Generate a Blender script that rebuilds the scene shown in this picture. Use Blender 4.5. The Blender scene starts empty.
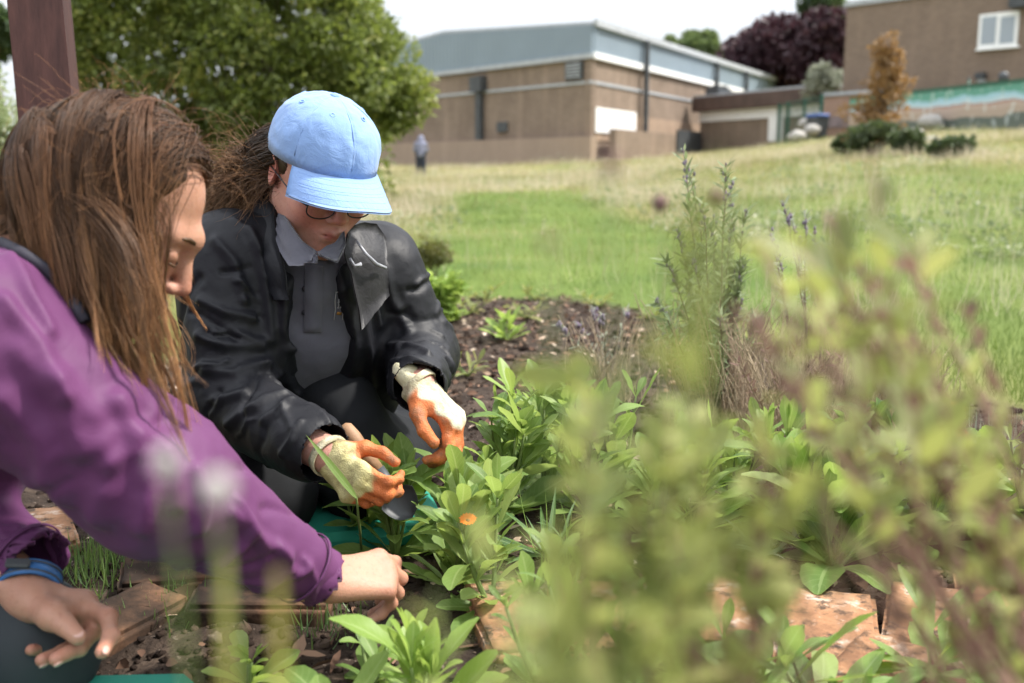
import bpy, math, random
import numpy as np
from mathutils import Vector, Matrix

rng = np.random.default_rng(11)
random.seed(11)
scene = bpy.context.scene
COL = scene.collection
PI = math.pi
A = np.array

# ------------------------------------------------------------------ camera
FPX, CX, CY = 995.0, 512.0, 341.5
CAM = A([0.0, 0.0, 0.64])
TH = math.atan((341.5 - 172.0) / FPX)
FW = A([0, math.cos(TH), -math.sin(TH)])
UP = A([0, math.sin(TH), math.cos(TH)])
RT = A([1.0, 0, 0])

def ray(px, py):
    return FW + RT * (px - CX) / FPX + UP * (CY - py) / FPX

def P(px, py, d):
    """world point seen at pixel px,py at depth d along the view axis"""
    return CAM + d * ray(px, py)

def at_z(px, py, z):
    r = ray(px, py)
    return CAM + r * ((z - CAM[2]) / r[2])

cam_d = bpy.data.cameras.new('camera')
cam = bpy.data.objects.new('camera', cam_d)
COL.objects.link(cam)
cam.location = CAM
cam.rotation_euler = (PI / 2 - TH, 0, 0)
cam_d.sensor_width = 36.0
cam_d.lens = 36.0 * FPX / 1024.0
cam_d.clip_start = 0.02
cam_d.clip_end = 3000
cam_d.dof.use_dof = True
cam_d.dof.focus_distance = 1.62
cam_d.dof.aperture_fstop = 3.8
scene.camera = cam

# ------------------------------------------------------------------ light
SUN = A([0.74, 0.10, 0.95]); SUN = SUN / np.linalg.norm(SUN)
sd = bpy.data.lights.new('sun', 'SUN')
sd.energy = 2.7
sd.angle = math.radians(5.0)
sd.color = (1.0, 0.95, 0.87)
so = bpy.data.objects.new('sun', sd)
so.rotation_euler = Vector(SUN).to_track_quat('Z', 'Y').to_euler()
COL.objects.link(so)
scene.render.engine = 'CYCLES'
scene.view_settings.view_transform = 'Standard'
scene.view_settings.look = 'None'
scene.view_settings.exposure = 1.41
scene.view_settings.gamma = 1.0
scene.cycles.use_denoising = True
scene.cycles.max_bounces = 8
scene.cycles.transparent_max_bounces = 16
scene.cycles.use_adaptive_sampling = True
scene.cycles.adaptive_threshold = 0.02
scene.cycles.sample_clamp_indirect = 6.0

wd = bpy.data.worlds.new('World')
scene.world = wd
wd.use_nodes = True
nt = wd.node_tree
nt.nodes.clear()
sky = nt.nodes.new('ShaderNodeTexSky')
sky.sky_type = 'NISHITA'
sky.sun_disc = False
sky.sun_elevation = math.asin(SUN[2])
sky.sun_rotation = math.atan2(SUN[0], SUN[1])
sky.air_density = 1.0
sky.dust_density = 2.0
tc = nt.nodes.new('ShaderNodeTexCoord')
ns = nt.nodes.new('ShaderNodeTexNoise')
ns.inputs['Scale'].default_value = 2.2
ns.inputs['Detail'].default_value = 6
rp = nt.nodes.new('ShaderNodeValToRGB')
rp.color_ramp.elements[0].position = 0.28
rp.color_ramp.elements[0].color = (0.72, 0.72, 0.72, 1)
rp.color_ramp.elements[1].position = 0.6
rp.color_ramp.elements[1].color = (0.97, 0.97, 0.97, 1)
mx = nt.nodes.new('ShaderNodeMix')
mx.data_type = 'RGBA'
mx.inputs[7].default_value = (5.3, 5.45, 5.75, 1)      # thin bright cloud cover
bg = nt.nodes.new('ShaderNodeBackground')
bg.inputs['Strength'].default_value = 0.10
wo = nt.nodes.new('ShaderNodeOutputWorld')
nt.links.new(tc.outputs['Generated'], ns.inputs['Vector'])
nt.links.new(ns.outputs['Fac'], rp.inputs['Fac'])
nt.links.new(rp.outputs['Color'], mx.inputs[0])
nt.links.new(sky.outputs[0], mx.inputs[6])
# an overcast sky is brighter overhead than near the horizon
sp = nt.nodes.new('ShaderNodeSeparateXYZ')
gr = nt.nodes.new('ShaderNodeMapRange')
gr.inputs[1].default_value = 0.05; gr.inputs[2].default_value = 0.75
gr.inputs[3].default_value = 0.68; gr.inputs[4].default_value = 1.65
ml = nt.nodes.new('ShaderNodeVectorMath'); ml.operation = 'SCALE'
nt.links.new(tc.outputs['Generated'], sp.inputs[0])
nt.links.new(sp.outputs[2], gr.inputs[0])
nt.links.new(mx.outputs[2], ml.inputs[0])
nt.links.new(gr.outputs[0], ml.inputs['Scale'])
nt.links.new(ml.outputs[0], bg.inputs['Color'])
nt.links.new(bg.outputs[0], wo.inputs[0])

# ------------------------------------------------------------------ node materials
class NM:
    """small helper to write node materials"""
    def __init__(self, name, base=(.5, .5, .5), rough=.6, spec=.5, metal=0., **kw):
        self.m = bpy.data.materials.new(name)
        self.m.use_nodes = True
        self.t = self.m.node_tree
        self.b = self.t.nodes['Principled BSDF']
        self.out = self.t.nodes['Material Output']
        self.b.inputs['Base Color'].default_value = (*base, 1)
        self.b.inputs['Roughness'].default_value = rough
        self.b.inputs['Specular IOR Level'].default_value = spec
        self.b.inputs['Metallic'].default_value = metal
        for k, v in kw.items():
            self.b.inputs[k].default_value = v
    def n(self, typ, **props):
        nd = self.t.nodes.new('ShaderNode' + typ)
        for k, v in props.items():
            setattr(nd, k, v)
        return nd
    def l(self, a, b):
        self.t.links.new(a, b)
    def val(self, sock, v):
        if hasattr(v, 'is_output') or isinstance(v, bpy.types.NodeSocket):
            self.l(v, sock)
        else:
            sock.default_value = v
    def obj(self):
        return self.n('TexCoord').outputs['Object']
    def attr(self, name):
        nd = self.n('Attribute'); nd.attribute_name = name
        return nd
    def noise(self, scale=5., detail=4., rough=.55, vec=None, dist=0.):
        nd = self.n('TexNoise')
        nd.inputs['Scale'].default_value = scale
        nd.inputs['Detail'].default_value = detail
        nd.inputs['Roughness'].default_value = rough
        nd.inputs['Distortion'].default_value = dist
        self.l(vec if vec is not None else self.obj(), nd.inputs['Vector'])
        return nd.outputs['Fac']
    def mapping(self, vec, scale=(1, 1, 1), rot=(0, 0, 0), loc=(0, 0, 0)):
        nd = self.n('Mapping')
        nd.inputs['Scale'].default_value = scale
        nd.inputs['Rotation'].default_value = rot
        nd.inputs['Location'].default_value = loc
        self.l(vec, nd.inputs['Vector'])
        return nd.outputs[0]
    def ramp(self, fac, stops, interp='LINEAR'):
        nd = self.n('ValToRGB')
        nd.color_ramp.interpolation = interp
        e = nd.color_ramp.elements
        while len(e) < len(stops):
            e.new(0.5)
        for i, (p, c) in enumerate(stops):
            e[i].position = p
            e[i].color = (*c, 1) if len(c) == 3 else c
        self.val(nd.inputs['Fac'], fac)
        return nd.outputs['Color']
    def mix(self, fac, a, b, mode='MIX'):
        nd = self.n('Mix', data_type='RGBA', blend_type=mode)
        self.val(nd.inputs[0], fac)
        for s, v in ((6, a), (7, b)):
            if isinstance(v, tuple) and len(v) == 3:
                v = (*v, 1)
            self.val(nd.inputs[s], v)
        return nd.outputs[2]
    def math(self, op, a, b=0., c=None, clamp=False):
        nd = self.n('Math', operation=op, use_clamp=clamp)
        self.val(nd.inputs[0], a); self.val(nd.inputs[1], b)
        if c is not None:
            self.val(nd.inputs[2], c)
        return nd.outputs[0]
    def sep(self, vec):
        nd = self.n('SeparateXYZ'); self.l(vec, nd.inputs[0])
        return nd.outputs
    def color(self, c):
        self.val(self.b.inputs['Base Color'], c); return self
    def rough(self, r):
        self.val(self.b.inputs['Roughness'], r); return self
    def bump(self, h, strength=.4, dist=.01, to=None):
        nd = self.n('Bump')
        nd.inputs['Strength'].default_value = strength
        nd.inputs['Distance'].default_value = dist
        self.l(h, nd.inputs['Height'])
        self.l(nd.outputs[0], self.b.inputs['Normal'])
        self.last_bump = nd.outputs[0]
        return self
    def translucent(self, col, fac=.35):
        tr = self.n('BsdfTranslucent')
        self.val(tr.inputs['Color'], (*col, 1) if isinstance(col, tuple) and len(col) == 3 else col)
        ms = self.n('MixShader')
        ms.inputs[0].default_value = fac
        self.l(self.b.outputs[0], ms.inputs[1])
        self.l(tr.outputs[0], ms.inputs[2])
        self.l(ms.outputs[0], self.out.inputs['Surface'])
        return self

def mottled(name, c1, c2, scale=8., rough=.7, bump=.2, bscale=None, bdist=.004, detail=5, spec=.4, **kw):
    m = NM(name, c1, rough, spec, **kw)
    n1 = m.noise(scale, detail)
    m.color(m.ramp(n1, [(.3, c1), (.7, c2)]))
    if bump:
        m.bump(m.noise(bscale or scale * 4, 4), bump, bdist)
    return m.m

def leaf_mat(name, stops, rough=.45, transl=.4, tcol=(.35, .5, .06), vein=.35, spec=.4, under=None):
    """leaf: colour by the per-leaf value, midrib and side veins, some light passing through"""
    m = NM(name, stops[0][1], rough, spec)
    s = m.sep(m.attr('tsv').outputs['Vector'])
    c = m.ramp(s[2], stops)
    mott = m.noise(60, 3)
    c = m.mix(m.math('MULTIPLY', mott, .35), c, stops[-1][1])
    if vein:
        a = m.math('ABSOLUTE', s[1])
        mid = m.math('LESS_THAN', a, .09)
        side = m.math('SINE', m.math('MULTIPLY', m.math('SUBTRACT', s[0], m.math('MULTIPLY', a, .16)), 70.))
        side = m.math('MULTIPLY', m.math('GREATER_THAN', side, .86), .35)
        f = m.math('MULTIPLY', m.math('MAXIMUM', mid, side), vein)
        c = m.mix(f, c, (.42, .52, .22))
        bm = m.math('ADD', m.math('MULTIPLY', side, -.6), m.math('MULTIPLY', mott, .6))
        m.bump(bm, .35, .002)
    m.color(c)
    tint = m.mix(1., c, (*tcol, 1), 'MULTIPLY')
    g = m.n('Gamma'); g.inputs[1].default_value = .8
    m.l(c, g.inputs[0])
    t2 = m.mix(.5, g.outputs[0], tcol)
    m.translucent(t2, transl)
    return m.m

# ------------------------------------------------------------------ mesh building
def link(o, parent=None):
    COL.objects.link(o)
    if parent is not None:
        o.parent = parent
    return o

def tag(o, label=None, cat=None, group=None, kind=None):
    if label: o['label'] = label
    if cat: o['category'] = cat
    if group: o['group'] = group
    if kind: o['kind'] = kind
    return o

def empty(name, loc=(0, 0, 0), rz=0., label=None, cat=None, group=None):
    o = bpy.data.objects.new(name, None)
    o.location = tuple(float(v) for v in loc)
    o.rotation_euler = (0, 0, rz)
    o.empty_display_size = .1
    link(o)
    return tag(o, label, cat, group)

def make_mesh(name, V, faces, mat=None, parent=None, smooth=True, tsv=None, world=True):
    """faces: ndarray (n,k) or a list of such arrays / of index lists.
    mat may be a list with (materials, index per face)"""
    V = np.asarray(V, np.float32).reshape(-1, 3)
    if parent is not None and world:
        M = A(parent_matrix(parent).inverted())
        V = V @ M[:3, :3].T.astype(np.float32) + M[:3, 3].astype(np.float32)
    me = bpy.data.meshes.new(name)
    groups = []
    if isinstance(faces, np.ndarray):
        groups = [faces]
    elif len(faces) and isinstance(faces[0], np.ndarray):
        groups = faces
    if groups:
        loops = np.concatenate([g.reshape(-1) for g in groups]).astype(np.int32)
        tot = np.concatenate([np.full(len(g), g.shape[1], np.int32) for g in groups])
        start = np.concatenate([[0], np.cumsum(tot)[:-1]]).astype(np.int32)
        me.vertices.add(len(V)); me.vertices.foreach_set('co', V.reshape(-1))
        me.loops.add(len(loops)); me.loops.foreach_set('vertex_index', loops)
        me.polygons.add(len(tot))
        me.polygons.foreach_set('loop_start', start)
        me.polygons.foreach_set('loop_total', tot)
    else:
        me.from_pydata([tuple(v) for v in V.tolist()], [], [list(f) for f in faces])
    if tsv is not None:
        at = me.attributes.new('tsv', 'FLOAT_VECTOR', 'POINT')
        at.data.foreach_set('vector', np.asarray(tsv, np.float32).reshape(-1))
    me.update(calc_edges=True)
    if isinstance(mat, tuple):
        mats, idx = mat
        for mm in mats: me.materials.append(mm)
        me.polygons.foreach_set('material_index', np.asarray(idx, np.int32))
    elif mat is not None:
        me.materials.append(mat)
    me.polygons.foreach_set('use_smooth', np.full(len(me.polygons), bool(smooth)))
    me.validate()
    o = bpy.data.objects.new(name, me)
    return link(o, parent)

def parent_matrix(o):
    M = Matrix.LocRotScale(o.location, o.rotation_euler, o.scale)
    if o.parent is not None:
        return parent_matrix(o.parent) @ M
    return M

class MB:
    """collects pieces of one mesh"""
    def __init__(self):
        self.V = []; self.F = {}; self.T = []; self.n = 0
    def add(self, V, F, tsv=None):
        V = np.asarray(V, float).reshape(-1, 3)
        for f in (F if isinstance(F, list) else [F]):
            f = np.asarray(f)
            self.F.setdefault(f.shape[1], []).append(f + self.n)
        self.V.append(V)
        self.T.append(np.zeros((len(V), 3)) if tsv is None else np.asarray(tsv).reshape(-1, 3))
        self.n += len(V)
        return self
    def box(self, c, size, R=None, bevel=0.):
        c = A(c, float); h = A(size, float) / 2
        if bevel > 0:
            b = min(bevel, h.min() * .9)
            vs = []
            for sx in (-1, 1):
                for sy in (-1, 1):
                    for sz in (-1, 1):
                        s = A([sx, sy, sz])
                        for ax in range(3):
                            q = s * (h - b); q[ax] = s[ax] * h[ax]
                            vs.append(q)
            V = A(vs)
            me = bpy.data.meshes.new('tmp')
            import bmesh
            bm = bmesh.new()
            for q in V: bm.verts.new(q)
            bmesh.ops.convex_hull(bm, input=bm.verts)
            bm.verts.index_update()
            V = A([tuple(v.co) for v in bm.verts])
            F3 = [[v.index for v in f.verts] for f in bm.faces]
            bm.free(); bpy.data.meshes.remove(me)
            F = [A([f for f in F3 if len(f) == k]) for k in sorted({len(f) for f in F3})]
        else:
            V = A([[x, y, z] for x in (-1, 1) for y in (-1, 1) for z in (-1, 1)]) * h
            F = A([[0, 1, 3, 2], [4, 6, 7, 5], [0, 4, 5, 1], [2, 3, 7, 6], [0, 2, 6, 4], [1, 5, 7, 3]])
        if R is not None:
            V = V @ A(R).T
        return self.add(V + c, F)
    def tube(self, path, rad, k=8, cap=True):
        V, F, T = tube_batch(A(path, float)[None], np.broadcast_to(A(rad, float), (len(path),))[None], k)
        self.add(V, F, T)
        if cap:
            n = len(path)
            self.F.setdefault(k, []).append(A([list(range(k))[::-1]]) + self.n - n * k)
            self.F.setdefault(k, []).append(A([[(n - 1) * k + i for i in range(k)]]) + self.n - n * k)
        return self
    def sphere(self, c, r, R=None, nu=14, nv=9):
        r = np.broadcast_to(A(r, float), (3,))
        th = np.linspace(0, PI, nv); ph = np.linspace(0, 2 * PI, nu, endpoint=False)
        T_, Ph = np.meshgrid(th, ph, indexing='ij')
        V = np.stack([np.sin(T_) * np.cos(Ph), np.sin(T_) * np.sin(Ph), np.cos(T_)], -1).reshape(-1, 3) * r
        if R is not None: V = V @ A(R).T
        F = []
        for i in range(nv - 1):
            for j in range(nu):
                a, b = i * nu + j, i * nu + (j + 1) % nu
                F.append([a, a + nu, b + nu, b])
        return self.add(V + A(c), A(F))
    def prism(self, poly, z0, z1):
        """poly: list of (x,y) counter-clockwise"""
        n = len(poly); p = A(poly, float)
        V = np.concatenate([np.c_[p, np.full(n, z0)], np.c_[p, np.full(n, z1)]])
        self.add(V, [A([[i, (i + 1) % n, n + (i + 1) % n, n + i] for i in range(n)]),
                     A([list(range(n))[::-1]]), A([[n + i for i in range(n)]])])
        return self
    def build(self, name, mat, parent=None, smooth=False, world=True):
        V = np.concatenate(self.V)
        F = [np.concatenate(v) for v in self.F.values()]
        return make_mesh(name, V, F, mat, parent, smooth, np.concatenate(self.T), world)

def norm(v):
    v = np.asarray(v, float)
    return v / np.maximum(np.linalg.norm(v, axis=-1, keepdims=True), 1e-9)

def tube_batch(paths, rad, k=5, v=None):
    """paths (N,T,3), rad (N,T) -> verts, quads, tsv"""
    N, T, _ = paths.shape
    d = norm(np.gradient(paths, axis=1))
    ref = np.where(np.abs(d[..., 2:3]) > .9, A([1., 0, 0]), A([0, 0, 1.]))
    ref = np.broadcast_to(ref[:, :1], d.shape)
    a = norm(np.cross(d, ref)); b = np.cross(d, a)
    an = np.arange(k) * 2 * PI / k
    V = paths[:, :, None] + rad[:, :, None, None] * (np.cos(an)[None, None, :, None] * a[:, :, None] + np.sin(an)[None, None, :, None] * b[:, :, None])
    idx = np.arange(N * T * k).reshape(N, T, k)
    F = np.stack([idx[:, :-1], np.roll(idx, -1, 2)[:, :-1], np.roll(idx, -1, 2)[:, 1:], idx[:, 1:]], -1).reshape(-1, 4)
    t = np.broadcast_to(np.linspace(0, 1, T)[None, :, None], (N, T, k))
    s = np.broadcast_to(np.cos(an)[None, None], (N, T, k))
    vv = np.broadcast_to((np.zeros(N) if v is None else v)[:, None, None], (N, T, k))
    return V.reshape(-1, 3), F, np.stack([t, s, vv], -1).reshape(-1, 3)

SHAPES = {
    'spat': lambda t: .16 + .84 * np.sin(np.clip((t - .05) / .95, 0, 1) ** 1.7 * PI) ** .8 * (t > .05),
    'oval': lambda t: np.sin(np.clip(t, 0, 1) * PI) ** .75,
    'lance': lambda t: np.sin(np.clip(t, 0, 1) ** .7 * PI) ** .9,
    'blade': lambda t: (1 - t) ** .6,
    'line': lambda t: .35 + .65 * np.sin(t * PI) ** .6,
}

def leaf_batch(base, dr, up, L, Wd, curl=0., shape='spat', T=6, cross=(-1, 0, 1), fold=.25, v=None, wave=0.):
    base = np.asarray(base, float); N = len(base)
    dr = norm(dr); up = np.asarray(up, float)
    nrm = norm(up - dr * (up * dr).sum(-1, keepdims=True))
    side = np.cross(dr, nrm)
    L = np.broadcast_to(L, (N,)); Wd = np.broadcast_to(Wd, (N,)); curl = np.broadcast_to(curl, (N,))
    v = rng.random(N) if v is None else np.broadcast_to(v, (N,))
    t = np.linspace(0, 1, T); s = A(cross, float)
    # arc: bend by angle curl over the length
    ang = curl[:, None] * t[None]
    ds = L[:, None] / (T - 1)
    cx = np.concatenate([np.zeros((N, 1)), np.cumsum(np.cos(ang[:, :-1]), 1) * ds], 1)
    cz = np.concatenate([np.zeros((N, 1)), np.cumsum(np.sin(ang[:, :-1]), 1) * ds], 1)
    cen = base[:, None] + cx[..., None] * dr[:, None] - cz[..., None] * nrm[:, None]
    n2 = np.cos(ang)[..., None] * nrm[:, None] + np.sin(ang)[..., None] * dr[:, None]
    w = SHAPES[shape](t)[None] * Wd[:, None] * .5
    ph = rng.random(N) * 6
    wv = wave * np.sin(t[None, :, None] * 11 + ph[:, None, None] + s * 1.5) * np.abs(s)
    V = cen[:, :, None] + s[None, None, :, None] * w[:, :, None, None] * side[:, None, None] \
        + ((fold * np.abs(s)[None, None] + wv) * w[:, :, None])[..., None] * n2[:, :, None]
    C = len(s)
    idx = np.arange(N * T * C).reshape(N, T, C)
    F = np.stack([idx[:, :-1, :-1], idx[:, :-1, 1:], idx[:, 1:, 1:], idx[:, 1:, :-1]], -1).reshape(-1, 4)
    tsv = np.stack([np.broadcast_to(t[None, :, None], (N, T, C)), np.broadcast_to(s[None, None], (N, T, C)),
                    np.broadcast_to(v[:, None, None], (N, T, C))], -1)
    return V.reshape(-1, 3), F, tsv.reshape(-1, 3)

def rdir(n, zlo=-1., zhi=1.):
    z = rng.uniform(zlo, zhi, n); a = rng.uniform(0, 2 * PI, n)
    r = np.sqrt(np.maximum(0, 1 - z * z))
    return np.stack([r * np.cos(a), r * np.sin(a), z], -1)

def vnoise(p, scale=1., seed=0):
    """cheap smooth value noise, p (N,2 or 3) -> 0..1"""
    p = np.asarray(p, float) * scale
    if p.shape[-1] == 2: p = np.concatenate([p, np.zeros_like(p[..., :1])], -1)
    i = np.floor(p).astype(np.int64); f = p - i; f = f * f * (3 - 2 * f)
    def h(x, y, z):
        n = (x * 374761393 + y * 668265263 + z * 2147483647 + seed * 1274126177) & 0x7fffffff
        n = ((n ^ (n >> 13)) * 1274126177) & 0x7fffffff
        return ((n ^ (n >> 16)) & 0xffff) / 65535.0
    r = 0
    for dx in (0, 1):
        for dy in (0, 1):
            for dz in (0, 1):
                w = (f[..., 0] if dx else 1 - f[..., 0]) * (f[..., 1] if dy else 1 - f[..., 1]) * (f[..., 2] if dz else 1 - f[..., 2])
                r = r + w * h(i[..., 0] + dx, i[..., 1] + dy, i[..., 2] + dz)
    return r

def fbm(p, scale=1., oct=4, seed=0):
    r = 0; a = .5; tot = 0
    for k in range(oct):
        r = r + a * vnoise(p, scale * 2 ** k, seed + k); tot += a; a *= .5
    return r / tot
# ================================================================== terrain
AZ = A([-3., -.4, -.08, .08, .19, .34, .49, .8, 3.])
SL = A([.006, .010, .0176, .0245, .031, .058, .072, .08, .08])

def smooth(x, a, b):
    t = np.clip((x - a) / (b - a), 0, 1)
    return t * t * (3 - 2 * t)

def ground_z(x, y):
    x = np.asarray(x, float); y = np.asarray(y, float)
    az = x / np.maximum(y, 3.0)
    # blurred slope lookup keeps the hillside round
    s = (np.interp(az, AZ, SL) + np.interp(az - .05, AZ, SL) + np.interp(az + .05, AZ, SL)) / 3
    yy = np.clip(y - 6, 0, None)
    yy = np.where(yy > 60, 60 + (yy - 60) * .25, yy)
    return s * yy

BED = [(-1.35, -2.), (-1.5, 2.6), (-.95, 4.0), (-.72, 4.95), (-.2, 5.2), (.25, 5.15), (.55, 4.7), (.95, 3.6), (1.25, 2.8), (1.7, 2.0), (2.2, -2.)]

def in_poly(x, y, poly):
    """signed distance, negative inside"""
    p = A(poly, float); q = np.roll(p, -1, 0)
    x = np.asarray(x, float); y = np.asarray(y, float)
    dmin = np.full(x.shape, 1e9); ins = np.zeros(x.shape, bool)
    for (x0, y0), (x1, y1) in zip(p, q):
        ex, ey = x1 - x0, y1 - y0
        t = np.clip(((x - x0) * ex + (y - y0) * ey) / (ex * ex + ey * ey), 0, 1)
        dmin = np.minimum(dmin, np.hypot(x - x0 - t * ex, y - y0 - t * ey))
        c = (y0 > y) != (y1 > y)
        with np.errstate(divide='ignore', invalid='ignore'):
            xi = x0 + (y - y0) * ex / (ey if ey else 1e-9)
        ins ^= c & (x < xi)
    return np.where(ins, -dmin, dmin)

def bed_mask(x, y):
    d = in_poly(x, y, BED) + .35 * (fbm(np.stack([x, y], -1), 2.2, 3, 5) - .5)
    return 1 - smooth(d, -.12, .12)

MOWN = [(-1.2, 4.2), (1.6, 4.0), (2.1, 6.2), (1.35, 9.1), (1.2, 13), (1.0, 18.5), (-1.2, 18.5), (-.85, 13), (-.45, 9.6), (-.95, 8.0), (-1.1, 6.5)]

def dry_mask(x, y):
    """1 where the grass stands long and straw-coloured"""
    p = np.stack([x, y], -1)
    d = in_poly(x, y, MOWN) + .8 * (fbm(p, .9, 3, 3) - .5)
    dry = smooth(d, -.45, .8)
    right = smooth(x - (1.0 + .06 * y), 0, .8) * (1 - smooth(y, 11, 22))     # greener turf on the right
    dry = dry * (1 - .85 * right)
    return np.clip(dry * (.02 + 1.35 * fbm(p, .5, 3, 9)), 0, 1)

gx = np.concatenate([-np.geomspace(260, 2.2, 70), np.arange(-2.1, 2.6, .03), np.geomspace(2.7, 260, 70)])
gy = np.concatenate([[-30, -12, -6, -3, -1.5], np.arange(-.6, 3.6, .03), np.geomspace(3.65, 420, 130)])
XX, YY = np.meshgrid(gx, gy)
ZZ = ground_z(XX, YY)
pp = np.stack([XX, YY], -1)
bm_ = bed_mask(XX, YY)
clod = (fbm(pp, 9, 3, 1) - .5) * .035 + (fbm(pp, 32, 2, 2) - .5) * .022
near = 1 - smooth(np.hypot(XX, YY - 1.5), 5, 9)
lump = (fbm(pp, .8, 3, 4) - .5) * .10 + (fbm(pp, .16, 2, 6) - .5) * .35 * smooth(YY, 10, 30)
ZZ = ZZ + bm_ * near * clod + (1 - bm_) * lump * smooth(YY, 3, 7)
nx, ny = len(gx), len(gy)
idx = np.arange(nx * ny).reshape(ny, nx)
Fq = np.stack([idx[:-1, :-1], idx[:-1, 1:], idx[1:, 1:], idx[1:, :-1]], -1).reshape(-1, 4)
dm_ = dry_mask(XX, YY)
gm = NM('ground_soil_and_turf', (.1, .08, .05), .95, .15)
ga = gm.sep(gm.attr('tsv').outputs['Vector'])
n1 = gm.noise(14, 6, .65); n2 = gm.noise(90, 4); n3 = gm.noise(1.3, 4)
soil = gm.ramp(n1, [(.25, (.014, .010, .008)), (.5, (.040, .028, .021)), (.72, (.095, .068, .050))])
soil = gm.mix(gm.math('GREATER_THAN', n2, .66), soil, (.16, .125, .10))
turf = gm.ramp(n3, [(.3, (.065, .11, .022)), (.7, (.13, .175, .040))])
straw = gm.ramp(n3, [(.3, (.21, .18, .075)), (.7, (.30, .26, .12))])
c = gm.mix(ga[1], turf, straw)
c = gm.mix(ga[0], c, soil)
gm.color(c)
gm.bump(gm.math('ADD', n1, gm.math('MULTIPLY', n2, .35)), .8, .02)
ground = make_mesh('ground', np.stack([XX, YY, ZZ], -1).reshape(-1, 3), Fq, gm.m, None, True,
                   np.stack([bm_, dm_, bm_ * 0], -1).reshape(-1, 3))
tag(ground, kind='structure')

def gz(x, y):
    """height of the built ground incl. its lumps"""
    x = np.asarray(x, float); y = np.asarray(y, float)
    i = np.clip(np.searchsorted(gx, x) - 1, 0, nx - 2); j = np.clip(np.searchsorted(gy, y) - 1, 0, ny - 2)
    u = (x - gx[i]) / (gx[i + 1] - gx[i]); w = (y - gy[j]) / (gy[j + 1] - gy[j])
    return (ZZ[j, i] * (1 - u) + ZZ[j, i + 1] * u) * (1 - w) + (ZZ[j + 1, i] * (1 - u) + ZZ[j + 1, i + 1] * u) * w

def ground_at(px, py, d0=3., d1=90.):
    """where the sight line meets the built ground"""
    r = ray(px, py); ds = np.linspace(d0, d1, 3000)
    q = CAM + ds[:, None] * r
    h = q[:, 2] - gz(q[:, 0], q[:, 1])
    i = np.argmax(h < 0) if (h < 0).any() else len(ds) - 1
    p = q[i].copy(); p[2] = float(gz(p[0], p[1]))
    return p, ds[i]

# ------------------------------------------------------------------ grass
def grass_pts(n, y0, y1, pw=1.0, az0=-1.15, az1=1.0):
    y = (y0 ** (1 - pw) + rng.random(n) * (y1 ** (1 - pw) - y0 ** (1 - pw))) ** (1 / (1 - pw)) if pw != 1 else y0 * (y1 / y0) ** rng.random(n)
    x = y * rng.uniform(az0, az1, n)
    return x, y

def blades(x, y, L, Wd, lean, v, T=3, curl=.5):
    n = len(x)
    base = np.stack([x, y, gz(x, y) - .01], -1)
    d = rdir(n, 0, .1); d[:, 2] = 0
    dr = norm(d * np.broadcast_to(lean, (n,))[:, None] + A([0, 0, 1.]))
    return leaf_batch(base, dr, norm(-d + A([0, 0, .2])), L, Wd, curl * rng.random(n) * -1, 'blade', T, (-1, 1), 0, v)

def grass_material(name, stops):
    m = NM(name, stops[0][1], .6, .25)
    s = m.sep(m.attr('tsv').outputs['Vector'])
    c = m.ramp(s[2], stops)
    m.color(c)
    m.translucent(c, .35)
    return m.m

turf_m = grass_material('turf_blades', [(0, (.085, .135, .022)), (.4, (.16, .215, .045)), (.75, (.26, .295, .085)), (1, (.42, .37, .19))])
dry_m = grass_material('straw_blades', [(0, (.13, .155, .045)), (.3, (.27, .25, .11)), (.6, (.44, .38, .23)), (1, (.62, .55, .42))])

x, y = grass_pts(215000, 2.2, 45, 1.0)
keep = (bed_mask(x, y) < .35)
x, y = x[keep], y[keep]
dm = dry_mask(x, y)
pq = np.stack([x, y], -1)
patch = (fbm(pq, .55, 3, 21) - .5) * 2.4 + (fbm(pq, 2.6, 2, 44) - .5) * 1.4
v = np.clip(.33 + patch * .55 + .38 * (rng.random(len(x)) - .3) + .25 * dm, 0, 1)
sc = np.clip(y / 6, .8, 4)
V, F, T_ = blades(x, y, (.03 + .05 * rng.random(len(x))) * (1 + .5 * dm) * (.5 + 1.1 * fbm(pq, 1.7, 3, 77)) * sc ** .35, .0035 * sc, .7, v)
tag(make_mesh('lawn_grass', V, F, turf_m, None, True, T_), 'short green turf growing over the sloping field', 'grass', kind='stuff')

x, y = grass_pts(370000, 4.2, 62, 1.0)
dm = dry_mask(x, y)
tuft = .5 * fbm(np.stack([x, y], -1), 1.4, 3, 31) + .5 * np.clip((fbm(np.stack([x, y], -1), .45, 3, 33) - .38) * 4, 0, 1)
keep = (bed_mask(x, y) < .2) & (rng.random(len(x)) < np.clip(dm * 1.5 - .1, .02, 1) * (.25 + 1.2 * tuft))
x, y, dm, tuft = x[keep], y[keep], dm[keep], tuft[keep]
sc = np.clip(y / 7, .8, 4)
v = np.clip(.12 + .75 * tuft + (fbm(np.stack([x, y], -1), .8, 3, 91) - .5) * 1.3 + .35 * (rng.random(len(x)) - .2), 0, 1)
V, F, T_ = blades(x, y, (.08 + .22 * rng.random(len(x))) * (.25 + 1.5 * tuft), .0035 * sc, .55, v, 4, 1.2)
tag(make_mesh('dry_grass', V, F, dry_m, None, True, T_), 'long straw coloured grass left uncut round the mown strip', 'grass', kind='stuff')

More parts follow.
